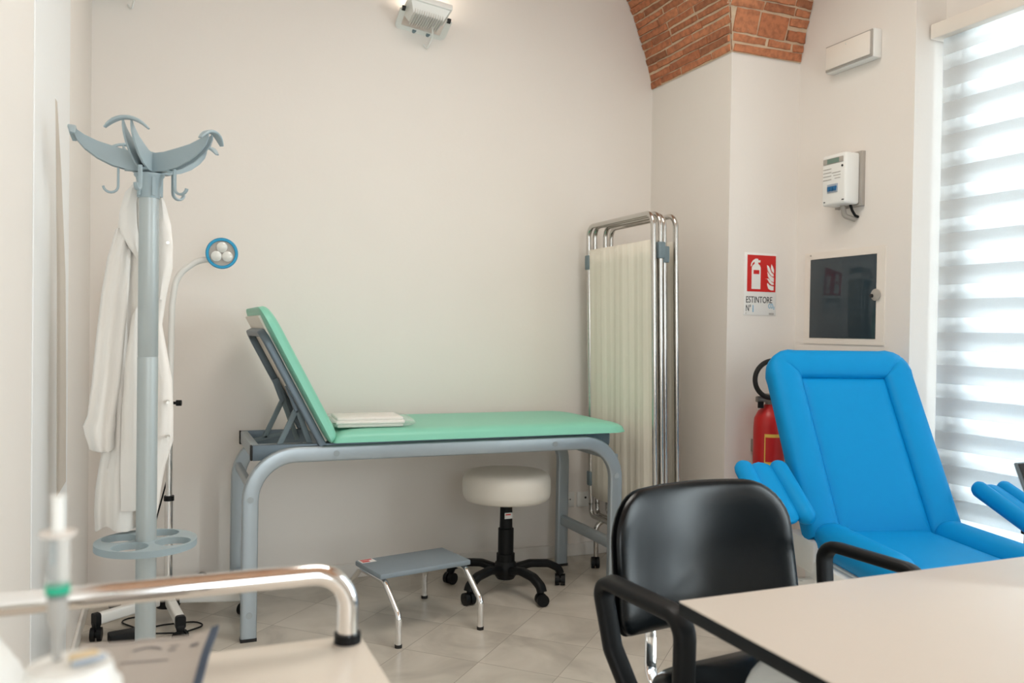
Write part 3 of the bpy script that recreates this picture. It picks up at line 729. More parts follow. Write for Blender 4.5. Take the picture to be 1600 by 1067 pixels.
# ------------------------------------------------------------------ folding privacy screen
PX, PY = 2.10, 3.57
ps = thing('privacy_screen', 'folded four-panel privacy screen, chrome frames with cream pleated curtains', 'folding screen', (PX, PY, 0))
TL = Matrix.Rotation(R(-1.6), 4, 'Y')     # it stands slightly out of true
def tl(bm): bm.transform(Matrix.Translation((PX, PY, 0)) @ TL @ Matrix.Translation((-PX, -PY, 0))); return bm
panels = [(2.085, 3.27, 3.875), (2.125, 3.30, 3.90), (2.20, 3.345, 3.79), (2.265, 3.38, 3.83)]
panels = [(2.075, 3.265, 3.885), (2.113, 3.27, 3.89), (2.165, 3.32, 3.872), (2.235, 3.33, 3.94)]
ztop = [1.735, 1.735, 1.735, 1.735]
for k, (x, y0, y1) in enumerate(panels):
    zt = ztop[k]; zb = .34
    fr = obj('panel_frame', tl(tube(NB(), fillet([(x, y0, .30), (x, y0, zt), (x, y1, zt), (x, y1, .30)], .055, 8), .0125)), M['steel'], ps, world=True)
    lo = obj('bottom_rail', tl(tube(NB(), fillet([(x, y1, .31), (x, y1, .245), (x, y0, .245), (x, y0, .31)], .05, 8), .0125)), M['steel'], fr, world=True)
    bm = NB(); nz, ny = 16, 90; ya, yb = y0+.013, y1-.013; g = []
    for i in range(nz+1):
        f = i/nz; z = .345+(1.615-.345)*f; row = []
        for j in range(ny+1):
            y = ya+(yb-ya)*j/ny
            q = (y-ya)/(yb-ya); dx = .0006*math.sin(y*240+k)+.0022*math.sin(y*97+z*1.1)*(.3+.7*math.sin(2.2*q+.6)**2)+.0045*math.sin(y*31+z*1.4+k)
            row.append(bm.verts.new((x-.004+dx*(1-.4*f), y, z)))
        g.append(row)
    for i in range(nz):
        for j in range(ny): bm.faces.new((g[i][j], g[i][j+1], g[i+1][j+1], g[i+1][j]))
    cu = obj('curtain', tl(bm), M['curtain'], ps, world=True, smooth=80)
    cu.modifiers.new('thickness', 'SOLIDIFY').thickness = .0015
def clip(x, y, z, sx=.018, sy=.02): return tl(box(NB(), (x-sx, y-sy, z), (x+sx, y+sy, z+.075), .006))
obj('hinge_clip', clip(2.113, 3.27, 1.53, .019, .018), M['hinge'], ps, world=True)
obj('hinge_clip', clip(2.165, 3.318, 1.515, .019, .018), M['hinge'], ps, world=True)
obj('hinge_clip', clip(2.094, 3.888, 1.515, .034, .018), M['hinge'], ps, world=True)
obj('hinge_clip', clip(2.094, 3.888, .40, .034, .018), M['hinge'], ps, world=True)
obj('hinge_clip', clip(2.139, 3.295, .40, .044, .021), M['hinge'], ps, world=True)
for y in (3.78, 3.42):
    x = 2.09
    obj('foot', tl(tube(NB(), fillet([(x-.045, y, .06), (x-.045, y, .235), (x+.19, y, .235), (x+.19, y, .06)], .05, 8), .0125)), M['steel'], ps, world=True)
    for xx in (x-.05, x+.185):
        cb = NB(); caster(cb, (xx, y, 0), 1.2, .028, .016); obj('castor', cb, M['black'], ps, world=True)

# ------------------------------------------------------------------ wall sockets
for k, (x, z) in enumerate(((2.0, .303), (2.095, .300))):
    so = thing('wall_socket', ('white wall socket with three-pin holes, low on the back wall' if k == 0 else 'white wall plate with one small dark spot, beside the three-pin socket'), 'wall socket', (x, YB, z))
    obj('cover_plate', box(NB(), (-.040, -.008, -.04), (.040, 0, .04), .004), M['white'], so)
    hb_ = NB()
    if k == 0:
        for dx in (-.014, 0, .014): cyl(hb_, (dx, -.0095, 0), (dx, -.007, 0), .004, n=12)
        for dz in (-.022, .022): cyl(hb_, (0, -.0095, dz), (0, -.007, dz), .003, n=10)
    else: cyl(hb_, (.01, -.0095, .008), (.01, -.007, .008), .006, n=12)
    obj('pin_holes' if k == 0 else 'spot', hb_, M['ink'], so)

# ------------------------------------------------------------------ floodlights on the back wall
def flood(x, z, lab, dim=1.0):
    t = thing('wall_floodlight', lab, 'wall light', (x, YB, z))
    T = Matrix.Translation((0, -.12, -.012)) @ Matrix.Rotation(R(7), 4, 'Y') @ Matrix.Rotation(R(-102), 4, 'X')   # the glass faces up, the ribbed back down
    # body in local frame: glass towards -y, fins towards +y
    bm = NB(); box(bm, (-.105, -.03, -.075), (.105, 0, .075), .006); bm.transform(T); hs = obj('housing', bm, M['white'], t)
    bm = NB(); ring_loft(bm, [[V((x_*.095, 0, z_*.066)) for x_, z_ in ((-1, -1), (1, -1), (1, 1), (-1, 1))], [V((x_*.075, .045, z_*.04)) for x_, z_ in ((-1, -1), (1, -1), (1, 1), (-1, 1))]]); bm.transform(T); obj('back_shell', bm, M['white'], hs)
    fb = NB()
    for k in range(13): box(fb, (-.068+k*.0113-.002, .0, -.05), (-.068+k*.0113+.002, .056, .05), .001)
    fb.transform(T); obj('cooling_fins', fb, M['fin'], hs)
    gb = NB(); box(gb, (-.092, -.033, -.062), (.092, -.029, .062)); gb.transform(T); obj('front_glass', gb, M['lamp_lens'], hs)
    kb_ = NB()
    for sx in (-1, 1): cyl(kb_, T @ V((sx*.105, .01, 0)), T @ V((sx*.12, .01, 0)), .012, n=14)
    obj('knob', kb_, M['ink'], t)
    br_ = NB()
    a, b2 = T @ V((-.115, .01, 0)), T @ V((.115, .01, 0))
    sweep(br_, fillet([a, (a.x*.98, -.008, -.055), (b2.x*.98, -.008, -.085), b2], .02), rrect2(.03, .004, .0015), upv=(0, 1, 0))
    obj('bracket', br_, M['white_metal'], t)
    sc_ = NB()
    for dx in (-.03, .04): cyl(sc_, (dx, -.016, -.070-dx*.12), (dx, 0, -.070-dx*.12), .010, n=12)
    obj('fixing_screw', sc_, M['hinge'], t)
    obj('cable', tube(NB(), fillet([T @ V((.03, .04, .0)), (.05, -.06, -.10), (.035, -.012, -.15), (.02, -.004, -.125)], .03), .004, 8), M['white'], t)
    l = bpy.data.lights.new('floodlight_beam', 'AREA'); l.shape = 'RECTANGLE'; l.size = .18; l.size_y = .12; l.energy = 0.9*dim; l.color = (1.0, .87, .72)
    lo = bpy.data.objects.new('floodlight_beam', l); C.objects.link(lo); lo.parent = t
    q = T @ V((0, -.04, 0)); lo.location = q; lo.rotation_euler = (T.to_3x3() @ V((0, -1, 0))).to_track_quat('-Z', 'Y').to_euler()
flood(1.155, 2.715, 'white wall floodlight with ribbed back, high on the back wall above the couch')
flood(-.165, 2.70, 'white floodlight whose underside just shows above the coat stand')

pl = thing('added_fill_panel', 'flat white square panel added for fill light, unseen under the brick vault, above the middle of the room', 'fill light panel', (1.30, 2.1, 3.42))  # unseen panel, added only to house the overhead fill light
obj('panel_housing', box(NB(), (-.62, -.62, 0), (.62, .62, .05), .01), M['white_metal'], pl)
for sx in (-.5, .5):
    for sy_ in (-.5, .5): obj('hanging_wire', tube(NB(), [(sx, sy_, .05), (sx*.6, sy_*.6, .5)], .003, 8), M['steel'], pl)

# ------------------------------------------------------------------ extinguisher sign
sg = thing('extinguisher_sign', 'red and white ESTINTORE fire extinguisher sign on the pillar', 'sign', (2.678, YF, 1.43))
obj('plate', box(NB(), (2.578, YF-.003, 1.288), (2.768, YF, 1.588), .001), M['sign_white'], sg, world=True)
rd = obj('red_field', box(NB(), (2.594, YF-.0042, 1.401), (2.763, YF-.003, 1.577)), M['red_sign'], sg, world=True)
def flat(outline, y0, y1): return poly_prism(NB(), outline, y0, y1)
yy0, yy1 = YF-.0042, YF-.0052
U = lambda x, z: (2.594+.169*x, 1.401+.176*z)       # unit square of the red field
def dz_(px): return px
body = [U(.15, .07), U(.46, .07), U(.46, .66), U(.43, .72), U(.37, .76), U(.37, .80), U(.44, .80), U(.45, .86), U(.38, .86), U(.36, .90), U(.28, .90), U(.20, .86), U(.13, .78), U(.11, .69), U(.14, .69), U(.17, .77), U(.24, .82), U(.25, .76), U(.19, .72), U(.15, .66)]
pc = obj('extinguisher_pictogram', flat(body, yy0, yy1), M['sign_white'], rd, world=True, smooth=0)
fl = NB()
for o_ in ([(.60, .34), (.70, .34), (.92, .24), (.92, .37), (.84, .40), (.76, .44), (.70, .38)],):
    pass
flames = [[(.70, .20), (.74, .09), (.83, .05), (.93, .05), (.93, .16), (.85, .17), (.77, .20), (.71, .25)],
          [(.61, .36), (.70, .36), (.78, .25), (.86, .20), (.93, .20), (.93, .25), (.86, .27), (.80, .32), (.74, .37)],
          [(.70, .56), (.72, .43), (.82, .31), (.93, .27), (.93, .40), (.86, .42), (.78, .47)],
          [(.68, .74), (.71, .60), (.78, .50), (.86, .44), (.93, .43), (.91, .50), (.84, .54), (.79, .64), (.75, .71)],
          [(.84, .77), (.82, .66), (.86, .57), (.93, .52), (.93, .62), (.89, .70)]]
for f in flames: poly_prism(fl, [U(*p) for p in f], yy0, yy1)
obj('flame_pictogram', fl, M['sign_white'], rd, world=True, smooth=0)
obj('band_pictogram', flat([U(.21, .48), U(.41, .48), U(.41, .59), U(.21, .59)], yy1, yy1-.0006), M['red_sign'], rd, world=True, smooth=0)
def wall_text_m(x, y, z): return Matrix.Translation((x, y, z)) @ Matrix.Rotation(R(90), 4, 'X')
text('sign_text', 'ESTINTORE', .044, wall_text_m(2.588, YF-.0035, 1.347), M['ink'], sg, sx=.70)
text('sign_text', 'N°', .044, wall_text_m(2.588, YF-.0035, 1.306), M['ink'], sg, sx=.62)
text('handwritten_number', '1', .05, wall_text_m(2.622, YF-.0035, 1.302), M['marker'], sg, sx=.75)
text('handwritten_text', 'CO₂', .032, wall_text_m(2.722, YF-.0035, 1.322), M['marker'], sg, sx=.6)
fp = NB(); box(fp, (2.727, YF-.004, 1.291), (2.756, YF-.003, 1.299)); box(fp, (2.588, YF-.004, 1.294), (2.592, YF-.003, 1.299)); obj('fine_print', fp, M['grey_ink'], sg, world=True)

# ------------------------------------------------------------------ fire extinguisher
fe = thing('fire_extinguisher', 'red fire extinguisher with black hose on the pillar, behind the blue chair', 'fire extinguisher', (2.665, 3.235, .33))
obj('cylinder', lathe(NB(), [(0, 0), (.06, 0), (.07, .012), (.0715, .03), (.0715, .43), (.068, .47), (.05, .505), (.03, .52), (.022, .535), (0, .535)], n=40), M['red'], fe)
vl = NB(); lathe(vl, [(0, .53), (.02, .53), (.02, .585), (0, .585)], n=20); box(vl, (-.075, -.012, .545), (.03, .012, .575), .006); vv = obj('valve', vl, M['valve'], fe)
cyl_ = NB(); cyl(cyl_, (-.062, -.014, .52), (-.062, -.014, .55), .014, n=16); obj('knob', cyl_, M['black'], vv)
hp = [(.02, -.02, .575)]
hp = []
for k in range(33):
    a = R(-95-200*k/32); hp.append((-.005+.105*math.cos(a)*1.0, -.03+.0*k, .655+.088*math.sin(a)))
hp = [(.03, -.03, .568)]+hp+[(.09, -.03, .70), (.12, -.03, .55), (.12, -.035, .30)]
obj('hose', tube(NB(), hp, .0115, 12), M['rubber'], fe)
lb = NB(); vs = []
for i, z in enumerate((.16, .40)):
    vs.append([lb.verts.new((.0722*math.cos(a), .0722*math.sin(a), z)) for a in [R(215+120*k/24) for k in range(25)]])
for k in range(24): lb.faces.new((vs[0][k], vs[0][k+1], vs[1][k+1], vs[1][k]))
la = obj('label', lb, M['yellow'], fe)
def patch(z0, z1, a0, a1, r=.0726):
    b = NB(); g = [[b.verts.new((r*math.cos(R(a0+(a1-a0)*k/12)), r*math.sin(R(a0+(a1-a0)*k/12)), z)) for k in range(13)] for z in (z0, z1)]
    for k in range(12): b.faces.new((g[0][k], g[0][k+1], g[1][k+1], g[1][k]))
    return b
obj('label_panel', patch(.27, .385, 219, 330), M['red'], la); obj('label_panel', patch(.165, .205, 216, 334), M['sign_white'], la)
text('label_text', '+ CO₂', .03, Matrix.Translation((2.665-.052, 3.235-.0755, .33+.174)) @ Matrix.Rotation(R(-18), 4, 'Z') @ Matrix.Rotation(R(90), 4, 'X'), M['ink'], la)
obj('wall_bracket', box(NB(), (-.03, .06, .30), (.03, .096, .36), .003), M['valve'], fe)

# ------------------------------------------------------------------ right wall fittings
def on_right(b): return b
el = thing('emergency_light', 'white rectangular emergency light with grey rim, high on the right wall', 'emergency light', (XR, 2.96, 2.40))
obj('housing', box(NB(), (XR-.045, 2.815, 2.408), (XR, 3.105, 2.535), .006), M['white'], el, world=True)
rm = obj('rim', box(NB(), (XR-.052, 2.82, 2.412), (XR-.044, 3.10, 2.531), .004), M['meter_grey'], el, world=True)
obj('diffuser', box(NB(), (XR-.060, 2.829, 2.420), (XR-.050, 3.091, 2.523), .004), M['panel_white'], el, world=True)
bm = NB(); cyl(bm, (XR-.062, 2.965, 2.507), (XR-.058, 2.965, 2.507), .004, n=10); obj('indicator', bm, M['lens'], el, world=True)

em = thing('electricity_meter', 'white electricity meter box with blue switch, above the dark panel', 'electricity meter', (XR, 2.97, 1.78))
obj('backing_plate', box(NB(), (XR-.02, 2.895, 1.775), (XR, 3.055, 2.02), .002), M['meter_grey'], em, world=True)
bm = box(NB(), (XR-.105, 2.905, 1.782), (XR-.02, 3.05, 2.012), .012, seg=3); hs = obj('housing', bm, M['white'], em, world=True)
FX = XR-.1055
dsp = obj('display_frame', box(NB(), (FX-.002, 2.918, 1.968), (FX+.002, 3.040, 1.993), .001), M['meter_grey'], em, world=True)
obj('display', box(NB(), (FX-.003, 2.942, 1.970), (FX, 3.014, 1.991)), M['lcd'], dsp, world=True)
bm = NB(); cyl(bm, (FX-.002, 2.924, 1.951), (FX+.002, 2.924, 1.951), .005, n=12); obj('sensor', bm, M['ink'], em, world=True)
pr = NB()
for k in range(4): box(pr, (FX-.0012, 2.99, 1.945-k*.016), (FX+.001, 3.04, 1.948-k*.016))
for k in range(3): box(pr, (FX-.0012, 2.935, 1.925-k*.013), (FX+.001, 2.985-k*.008, 1.928-k*.013))
obj('fine_print', pr, M['grey_ink'], em, world=True)
sw = obj('switch_window', box(NB(), (FX-.003, 2.95, 1.838), (FX+.001, 3.012, 1.876), .001), M['tape_blue'], em, world=True)
sb = NB()
for k in range(3): box(sb, (FX-.007, 2.955+k*.019, 1.845), (FX-.002, 2.970+k*.019, 1.862), .001)
box(sb, (FX-.005, 2.953, 1.856), (FX-.002, 3.010, 1.866)); obj('switch', sb, M['breaker_blue'], sw, world=True)
obj('small_marks', (lambda b: (box(b, (FX-.0012, 3.026, 1.797), (FX+.001, 3.034, 1.801)), box(b, (FX-.0012, 2.912, 1.797), (FX+.001, 2.924, 1.802)), b)[-1])(NB()), M['ink'], em, world=True)
obj('conduit', tube(NB(), fillet([(XR-.05, 2.975, 1.785), (XR-.05, 2.965, 1.735), (XR-.003, 2.945, 1.72)], .02), .011, 14), M['meter_grey'], em, world=True)
obj('cable', tube(NB(), [(XR-.04, 2.94, 1.785), (XR-.035, 2.932, 1.755), (XR-.02, 2.93, 1.735), (XR-.002, 2.93, 1.73)], .006, 10), M['black'], em, world=True)

dp = thing('distribution_panel', 'flush electrical panel with a dark glossy door in a cream frame', 'electrical panel', (XR, 3.02, 1.15))
b = NB(); poly_prism(b, [(2.768, 1.155), (3.262, 1.155), (3.262, 1.590), (2.768, 1.590)], 0, .005, holes=([(2.814, 1.182), (3.222, 1.182), (3.222, 1.557), (2.814, 1.557)],))
b.transform(Matrix(((0, -1, 0, XR), (1, 0, 0, 0), (0, 0, 1, 0), (0, 0, 0, 1)))); obj('frame', b, M['panel_white'], dp, world=True, smooth=0)
dd = obj('door', box(NB(), (XR-.008, 2.815, 1.183), (XR-.0005, 3.221, 1.556), .002), M['dark_glass'], dp, world=True)
bm = NB(); lathe(bm, [(0, 0), (.026, 0), (.026, .004), (.0, .008)], n=24, mtx=Matrix.Translation((XR-.008, 2.812, 1.376)) @ Matrix.Rotation(R(-90), 4, 'Y')); lk = obj('door_handle', bm, M['meter_grey'], dd, world=True)
bm = NB(); cyl(bm, (XR-.022, 2.828, 1.372), (XR-.008, 2.828, 1.372), .008, n=12); obj('latch', bm, M['ink'], lk, world=True)
bm = NB(); cyl(bm, (XR-.014, 3.215, 1.575), (XR-.011, 3.215, 1.575), .004, n=10); obj('screw', bm, M['meter_grey'], dp, world=True)

# ------------------------------------------------------------------ blue treatment chair
h = R(15); BO = V((2.4585, 2.3263, .4637))
bc = thing('blood_draw_chair', 'bright blue reclining treatment chair with padded armrests by the window', 'treatment chair', (BO.x, BO.y, 0), -h)
# local frame: x to the right, y backwards, z up
ta = math.atan2(.40, .665); L_ = .775
BM = Matrix.Translation((0, 0, BO.z)) @ Matrix.Rotation(-ta, 4, 'X')     # backrest plane: local x, z along the back, -y out of the face
def dprof(wd, t, tb, n=10):
    p = [(0, 0.006)]
    p = []
    for k in range(n+1):
        a = PI-PI*k/n
        o = wd/2+wd/2*math.cos(a); p.append((o, -t*math.sin(a)**.6 if 0 < k < n else (-.004 if k == 0 else 0)))
    p += [(wd, tb*.5), (wd*.93, tb), (0, tb)]
    return p
def border(path, wd, t, tb, base_y=0.):
    """upholstered roll round the inner panel; path is (x, z, outward angle, scale)"""
    bm = NB(); pr_ = dprof(wd, t, tb); rings = []
    for x, z, a, k in path:
        d = (math.cos(a), math.sin(a))
        rings.append([V((x+d[0]*o*k[0], base_y+y*k[1] if y < 0 else base_y+y, z+d[1]*o*k[0])) for o, y in pr_])
    ring_loft(bm, rings); return bm
xi, zt = .178, .65
pth = [(-xi, -.005, PI, (1, .9)), (-xi, .02, PI, (1, 1)), (-xi, .3, PI, (1, 1)), (-xi, zt-.04, PI, (1, 1))]
for q in (0, 15, 30, 41, 45, 49, 60, 75, 90): pth.append((-xi, zt, PI-R(q), (1.0+.12*math.sin(R(2*q)), .90 if q == 45 else 1)))
pth.append((0, zt, PI/2, (1, 1)))
for q in (0, 15, 30, 41, 45, 49, 60, 75, 90): pth.append((xi, zt, PI/2-R(q), (1.0+.12*math.sin(R(2*q)), .90 if q == 45 else 1)))
pth += [(xi, zt-.04, 0, (1, 1)), (xi, .3, 0, (1, 1)), (xi, .02, 0, (1, 1)), (xi, -.005, 0, (1, .9))]
bm = border(pth, .124, .038, .06); bm.transform(BM); obj('backrest_border', bm, M['blue'], bc, smooth=60)
bm = pad(rr_outline(-xi-.006, xi+.006, -.01, zt+.006, .012), .024, tb=.05, front=lambda s: (max(0, 1-s**6))**.5); bm.transform(Matrix.Translation((0, .002, 0))); bm.transform(BM); obj('backrest_panel', bm, M['blue'], bc, smooth=60)
# seat: flat centre with two side rolls, then the leg rest
SM = Matrix(((1, 0, 0, 0), (0, 0, 1, 0), (0, -1, 0, BO.z), (0, 0, 0, 1)))   # local (x, -bulge, y)
bm = pad(rr_outline(-.185, .185, -.50, .06, .02), .022, tb=.08, front=lambda s: (max(0, 1-s**8))**.5); bm.transform(SM); obj('seat', bm, M['blue'], bc, smooth=60)
def roll(p0, p1, wd, t, n=14, tb=.02):
    """a bolster with rounded ends from p0 to p1, flat underside"""
    p0, p1 = V(p0), V(p1); bm = NB(); d = (p1-p0); L0 = d.length; d.normalize(); s = d.cross(V((0, 0, 1))).normalized(); u = s.cross(d)
    rings = []; N_ = 18
    for i in range(N_+1):
        f = i/N_; x = L0*(.5-.5*math.cos(PI*f)); e = wd*.55
        k = 1.
        if x < e: k = math.sqrt(max(0.02, 1-((e-x)/e)**2))
        if L0-x < e: k = math.sqrt(max(0.02, 1-((e-(L0-x))/e)**2))
        ring = []
        for q in range(16):
            a = 2*PI*q/16; sy = math.sin(a); ring.append(p0+d*x+s*(wd/2*k*math.cos(a))+u*((t*sy if sy > 0 else tb*sy)*max(k, .3)))
        rings.append(ring)
    ring_loft(bm, rings); return bm
for sx in (-1, 1):
    obj('seat_bolster', roll((sx*.232, .02, BO.z+.005), (sx*.245, -.52, BO.z+.005), .125, .058, tb=.075), M['blue'], bc, smooth=60)
bm = pad(rr_outline(-.19, .19, -.42, 0, .02), .022, tb=.05); bm.transform(SM); bm.transform(Matrix.Translation((0, -.51, 0)) @ Matrix.Translation((0, 0, BO.z)) @ Matrix.Rotation(R(28), 4, 'X') @ Matrix.Translation((0, 0, -BO.z))); obj('leg_rest', bm, M['blue'], bc, smooth=60)
# armrests: a centre pad and two rolls on a chrome post
def armrest(a, b, wd, lab=None):
    a, b = V(a), V(b); d = (b-a).normalized(); s = d.cross(V((0, 0, 1))).normalized()
    ar = obj('armrest', roll(a, b, wd*.5, .02, tb=.03), M['blue'], bc, smooth=60)
    for k, e in ((-1, .0), (1, .0)):
        obj('arm_bolster', roll(a+s*k*wd*.34, b+s*k*wd*.34, wd*.36, .034, tb=.03), M['blue'], ar, smooth=60)
    return ar
BZ = BO.z
armrest((-.425, .165, BZ+.245), (-.43, -.125, BZ+.085), .20)
armrest((.44, .06, BZ+.170), (.455, -.33, BZ+.045), .155)
for sx, y, z in ((-1, -.04, .10), (1, -.20, .05)):
    po = obj('arm_post', (lambda b: (box(b, (sx*.425-.028, y-.012, .30), (sx*.425+.028, y+.012, BZ+z), .004), b)[-1])(NB()), M['chrome'], bc)
    obj('arm_bracket', box(NB(), (sx*.42-.02, y-.02, BZ+z-.006), (sx*.42+.02, y+.03, BZ+z+.02), .005), M['black'], bc)
    obj('arm_carrier', box(NB(), (min(sx*.25, sx*.45), y-.02, .29), (max(sx*.25, sx*.45), y+.02, .33), .004), M['chrome'], bc)
obj('underframe', (lambda b: (box(b, (-.27, -.42, .30), (.27, .10, .40), .015), box(b, (-.31, -.05, .34), (-.24, .16, .46), .015), b)[-1])(NB()), M['white_metal'], bc)
cv = NB(); box(cv, (-.305, -.45, .22), (-.235, .02, .39), .01); cvo = obj('side_cover', cv, M['white'], bc)
obj('cover_switch', (lambda b: (box(b, (-.309, -.19, .335), (-.304, -.16, .355), .002), b)[-1])(NB()), M['ink'], cvo)
obj('column', box(NB(), (-.16, -.30, .06), (.16, .06, .31), .02), M['white_metal'], bc)
obj('base', box(NB(), (-.28, -.46, .03), (.28, .22, .07), .015), M['silver'], bc)
lvb = NB(); tube(lvb, [(-.27, -.34, .30), (-.36, -.42, .29)], .008); obj('lever', lvb, M['chrome'], bc)
kb2 = NB(); cyl(kb2, (-.31, -.30, .285), (-.305, -.30, .285), .03, n=20); obj('lever_knob', kb2, M['black'], bc)
fb = NB()
for x in (-.25, .25):
    for y in (-.42, .18): cyl(fb, (x, y, 0), (x, y, .035), .025, n=16)
obj('foot', fb, M['rubber'], bc)

# ------------------------------------------------------------------ black visitor chair
CX, CY = 1.211, 1.56
vc = thing('visitor_chair', 'black vinyl armchair with chrome frame, pulled up to the white table', 'chair', (CX, CY, 0), R(6))
# local: x right, y backwards, z up; backrest near y = +.08
BR = Matrix.Translation((-.015, .10, .53)) @ Matrix.Rotation(R(-8), 4, 'X')
ol = rr_outline(-.272, .268, 0, .300, (.04, .04, .105, .105), n=8)
ol = [(x*(1-.03*(z/.3)), z+(.016*(1-(x/.262)**2) if z > .17 else -.012*(1-(x/.262)**2))) for x, z in ol]
def bend(bm, k=.8):
    for v in bm.verts: v.co.y -= k*v.co.x**2-.012
    return bm
bm = bend(pad(ol, .026, tb=.004, front=lambda s: (max(0, 1-s**5))**.5)); bm.transform(BR); obj('backrest', bm, M['black_vinyl'], vc, smooth=50)
bm = bend(pad([(x*1.015, z*1.01-.002) for x, z in ol], .004, tb=.03)); bm.transform(Matrix.Translation((0, .012, 0))); bm.transform(BR); obj('back_shell', bm, M['black'], vc, smooth=50)
bm = pad(rr_outline(-.225, .225, -.40, .06, (.09, .09, .05, .05), n=8), .055, tb=.03, front=lambda s: (max(0, 1-s**5))**.5)
bm.transform(Matrix(((1, 0, 0, 0), (0, 0, 1, 0), (0, -1, 0, .425), (0, 0, 0, 1)))); obj('seat', bm, M['black_vinyl'], vc, smooth=50)
for sx in (-1, 1):
    x = sx*.338
    pts = fillet([(x*.84, -.03, .38), (x*.95, .035, .53), (x, .060, .675), (x, -.215, .672), (x*.98, -.205, .53), (x*.9, -.19, .38)], [.05, .035, .04, .05], 6)
    obj('armrest', sweep(NB(), pts, rrect2(.044, .03, .012), upv=(1, 0, 0)).copy() if False else sweep(NB(), pts, rrect2(.028, .044, .012), upv=(1, 0, 0)), M['black'], vc)
    br_ = fillet([(sx*.17, .115, .60), (sx*.17, .10, .50), (sx*.19, .075, .425), (sx*.20, -.02, .40), (sx*.20, -.36, .40)], .07, 6)
    obj('back_bracket', sweep(NB(), br_, rrect2(.008, .030, .003), upv=(1, 0, 0)), M['chrome'], vc)
    sr = sweep(NB(), [(sx*.215, .07, .402), (sx*.215, -.36, .402)], rrect2(.03, .018, .006)); sro = obj('side_rail', sr, M['chrome'], vc)
    lp = fillet([(sx*.235, .16, .01), (sx*.225, .06, .40), (sx*.225, -.34, .40), (sx*.235, -.40, .01)], .05, 6)
    lf = obj('leg_frame', tube(NB(), lp, .0125), M['chrome'], vc)
    for y in (.16, -.40): obj('rubber_tip', cyl(NB(), (sx*.235, y, 0), (sx*.235, y, .02), .017, n=14), M['rubber'], lf)

# ------------------------------------------------------------------ white table
tb = thing('white_table', 'white-topped table with a black edge and pale grey legs, on the right', 'table', (1.6, .80, 0))
TX0, TX1, TY0, TY1 = .82, 2.38, .38, 1.218
obj('tabletop', box(NB(), (TX0, TY0, .738), (TX1, TY1, .742), .0015), M['laminate'], tb, world=True)
obj('edge_band', box(NB(), (TX0, TY0, .716), (TX1, TY1, .7382), .0015), M['core'], tb, world=True)
for x in (.915, 2.28):
    pts = fillet([(x, 1.12, .005), (x, 1.12, .69), (x, .48, .69), (x, .48, .005)], .12, 10)
    obj('leg_frame', sweep(NB(), pts, rrect2(.045, .06, .014), upv=(1, 0, 0)), M['leg_grey'], tb, world=True)
obj('under_beam', box(NB(), (.93, .77, .66), (2.27, .83, .715), .006), M['leg_grey'], tb, world=True)

# ------------------------------------------------------------------ laptop
lt = thing('laptop', 'open laptop on the white table, dark screen leaning back at the right edge', 'laptop', (1.51, 1.03, .742))
obj('keyboard_base', box(NB(), (0, -.235, 0), (.34, 0, .016), .004), M['silver_dark'], lt)
TM = Matrix.Translation((0, 0, .014)) @ Matrix.Rotation(R(-24), 4, 'X')
bm = box(NB(), (0, 0, 0), (.34, .008, .225), .003); bm.transform(TM); ld = obj('lid', bm, M['silver_dark'], lt)
bm = box(NB(), (.003, -.0015, .004), (.337, .0005, .222), .001); bm.transform(TM); obj('screen', bm, M['screen_black'], ld)

# ------------------------------------------------------------------ trolley in the foreground
tr_ = thing('instrument_trolley', 'cream-topped trolley with a chrome push rail in the foreground', 'trolley', (0, .75, 0))
obj('tray_top', box(NB(), (-.272, .42, .778), (.243, 1.093, .80), .003), M['trolley_top'], tr_, world=True)
rp = fillet([(-.262, 1.068, .80), (-.262, 1.068, .890), (.222, 1.068, .890), (.222, 1.068, .80)], .05, 10)
rl = obj('push_rail', tube(NB(), rp, .0135, 20), M['chrome'], tr_, world=True)
obj('rail_socket', (lambda b: (cyl(b, (.222, 1.068, .80), (.222, 1.068, .812), .017, n=20), b)[-1])(NB()), M['black'], rl, world=True)
for x in (-.25, .22):
    for y in (.45, 1.06):
        lg = obj('leg', (lambda b: (cyl(b, (x, y, .05), (x, y, .78), .0125, n=16), b)[-1])(NB()), M['chrome'], tr_, world=True)
        cb = NB(); caster(cb, (x, y, 0), .7, .028, .014); obj('castor', cb, M['black'], lg, world=True)
obj('lower_shelf', box(NB(), (-.262, .44, .25), (.233, 1.075, .27), .003), M['trolley_top'], tr_, world=True)

# blood pressure cuff: a flattened loop under a printed sheet whose right border curls up
cf = thing('pressure_cuff', 'grey fabric blood pressure cuff with navy binding lying on the trolley', 'blood pressure cuff', (-.018, .915, .80), R(-9))
def loop_band(xc, zc, a, b, y0, y1, t):
    bm = NB(); rings = []
    for k in range(48):
        th = 2*PI*k/48; c_, s_ = math.cos(th), math.sin(th)
        p = V((xc+a*abs(c_)**.8*(1 if c_ > 0 else -1), 0, zc+b*abs(s_)**.8*(1 if s_ > 0 else -1))); q = V((xc+(a-t)*abs(c_)**.8*(1 if c_ > 0 else -1), 0, zc+(b-t)*abs(s_)**.8*(1 if s_ > 0 else -1)))
        rings.append([p+V((0, y0, 0)), p+V((0, y1, 0)), q+V((0, y1, 0)), q+V((0, y0, 0))])
    ring_loft(bm, rings, loop=True); return bm
obj('cuff_band', loop_band(-.022, .0235, .062, .0232, -.085, .09, .0035), M['cuff'], cf, smooth=60)
def sheet_z(x, y, k): return .048+k*.0042+(1.9*max(0, x-.02)**2*(2.4))+.002*math.sin(y*40+k)-.0015*k*(x < -.02)
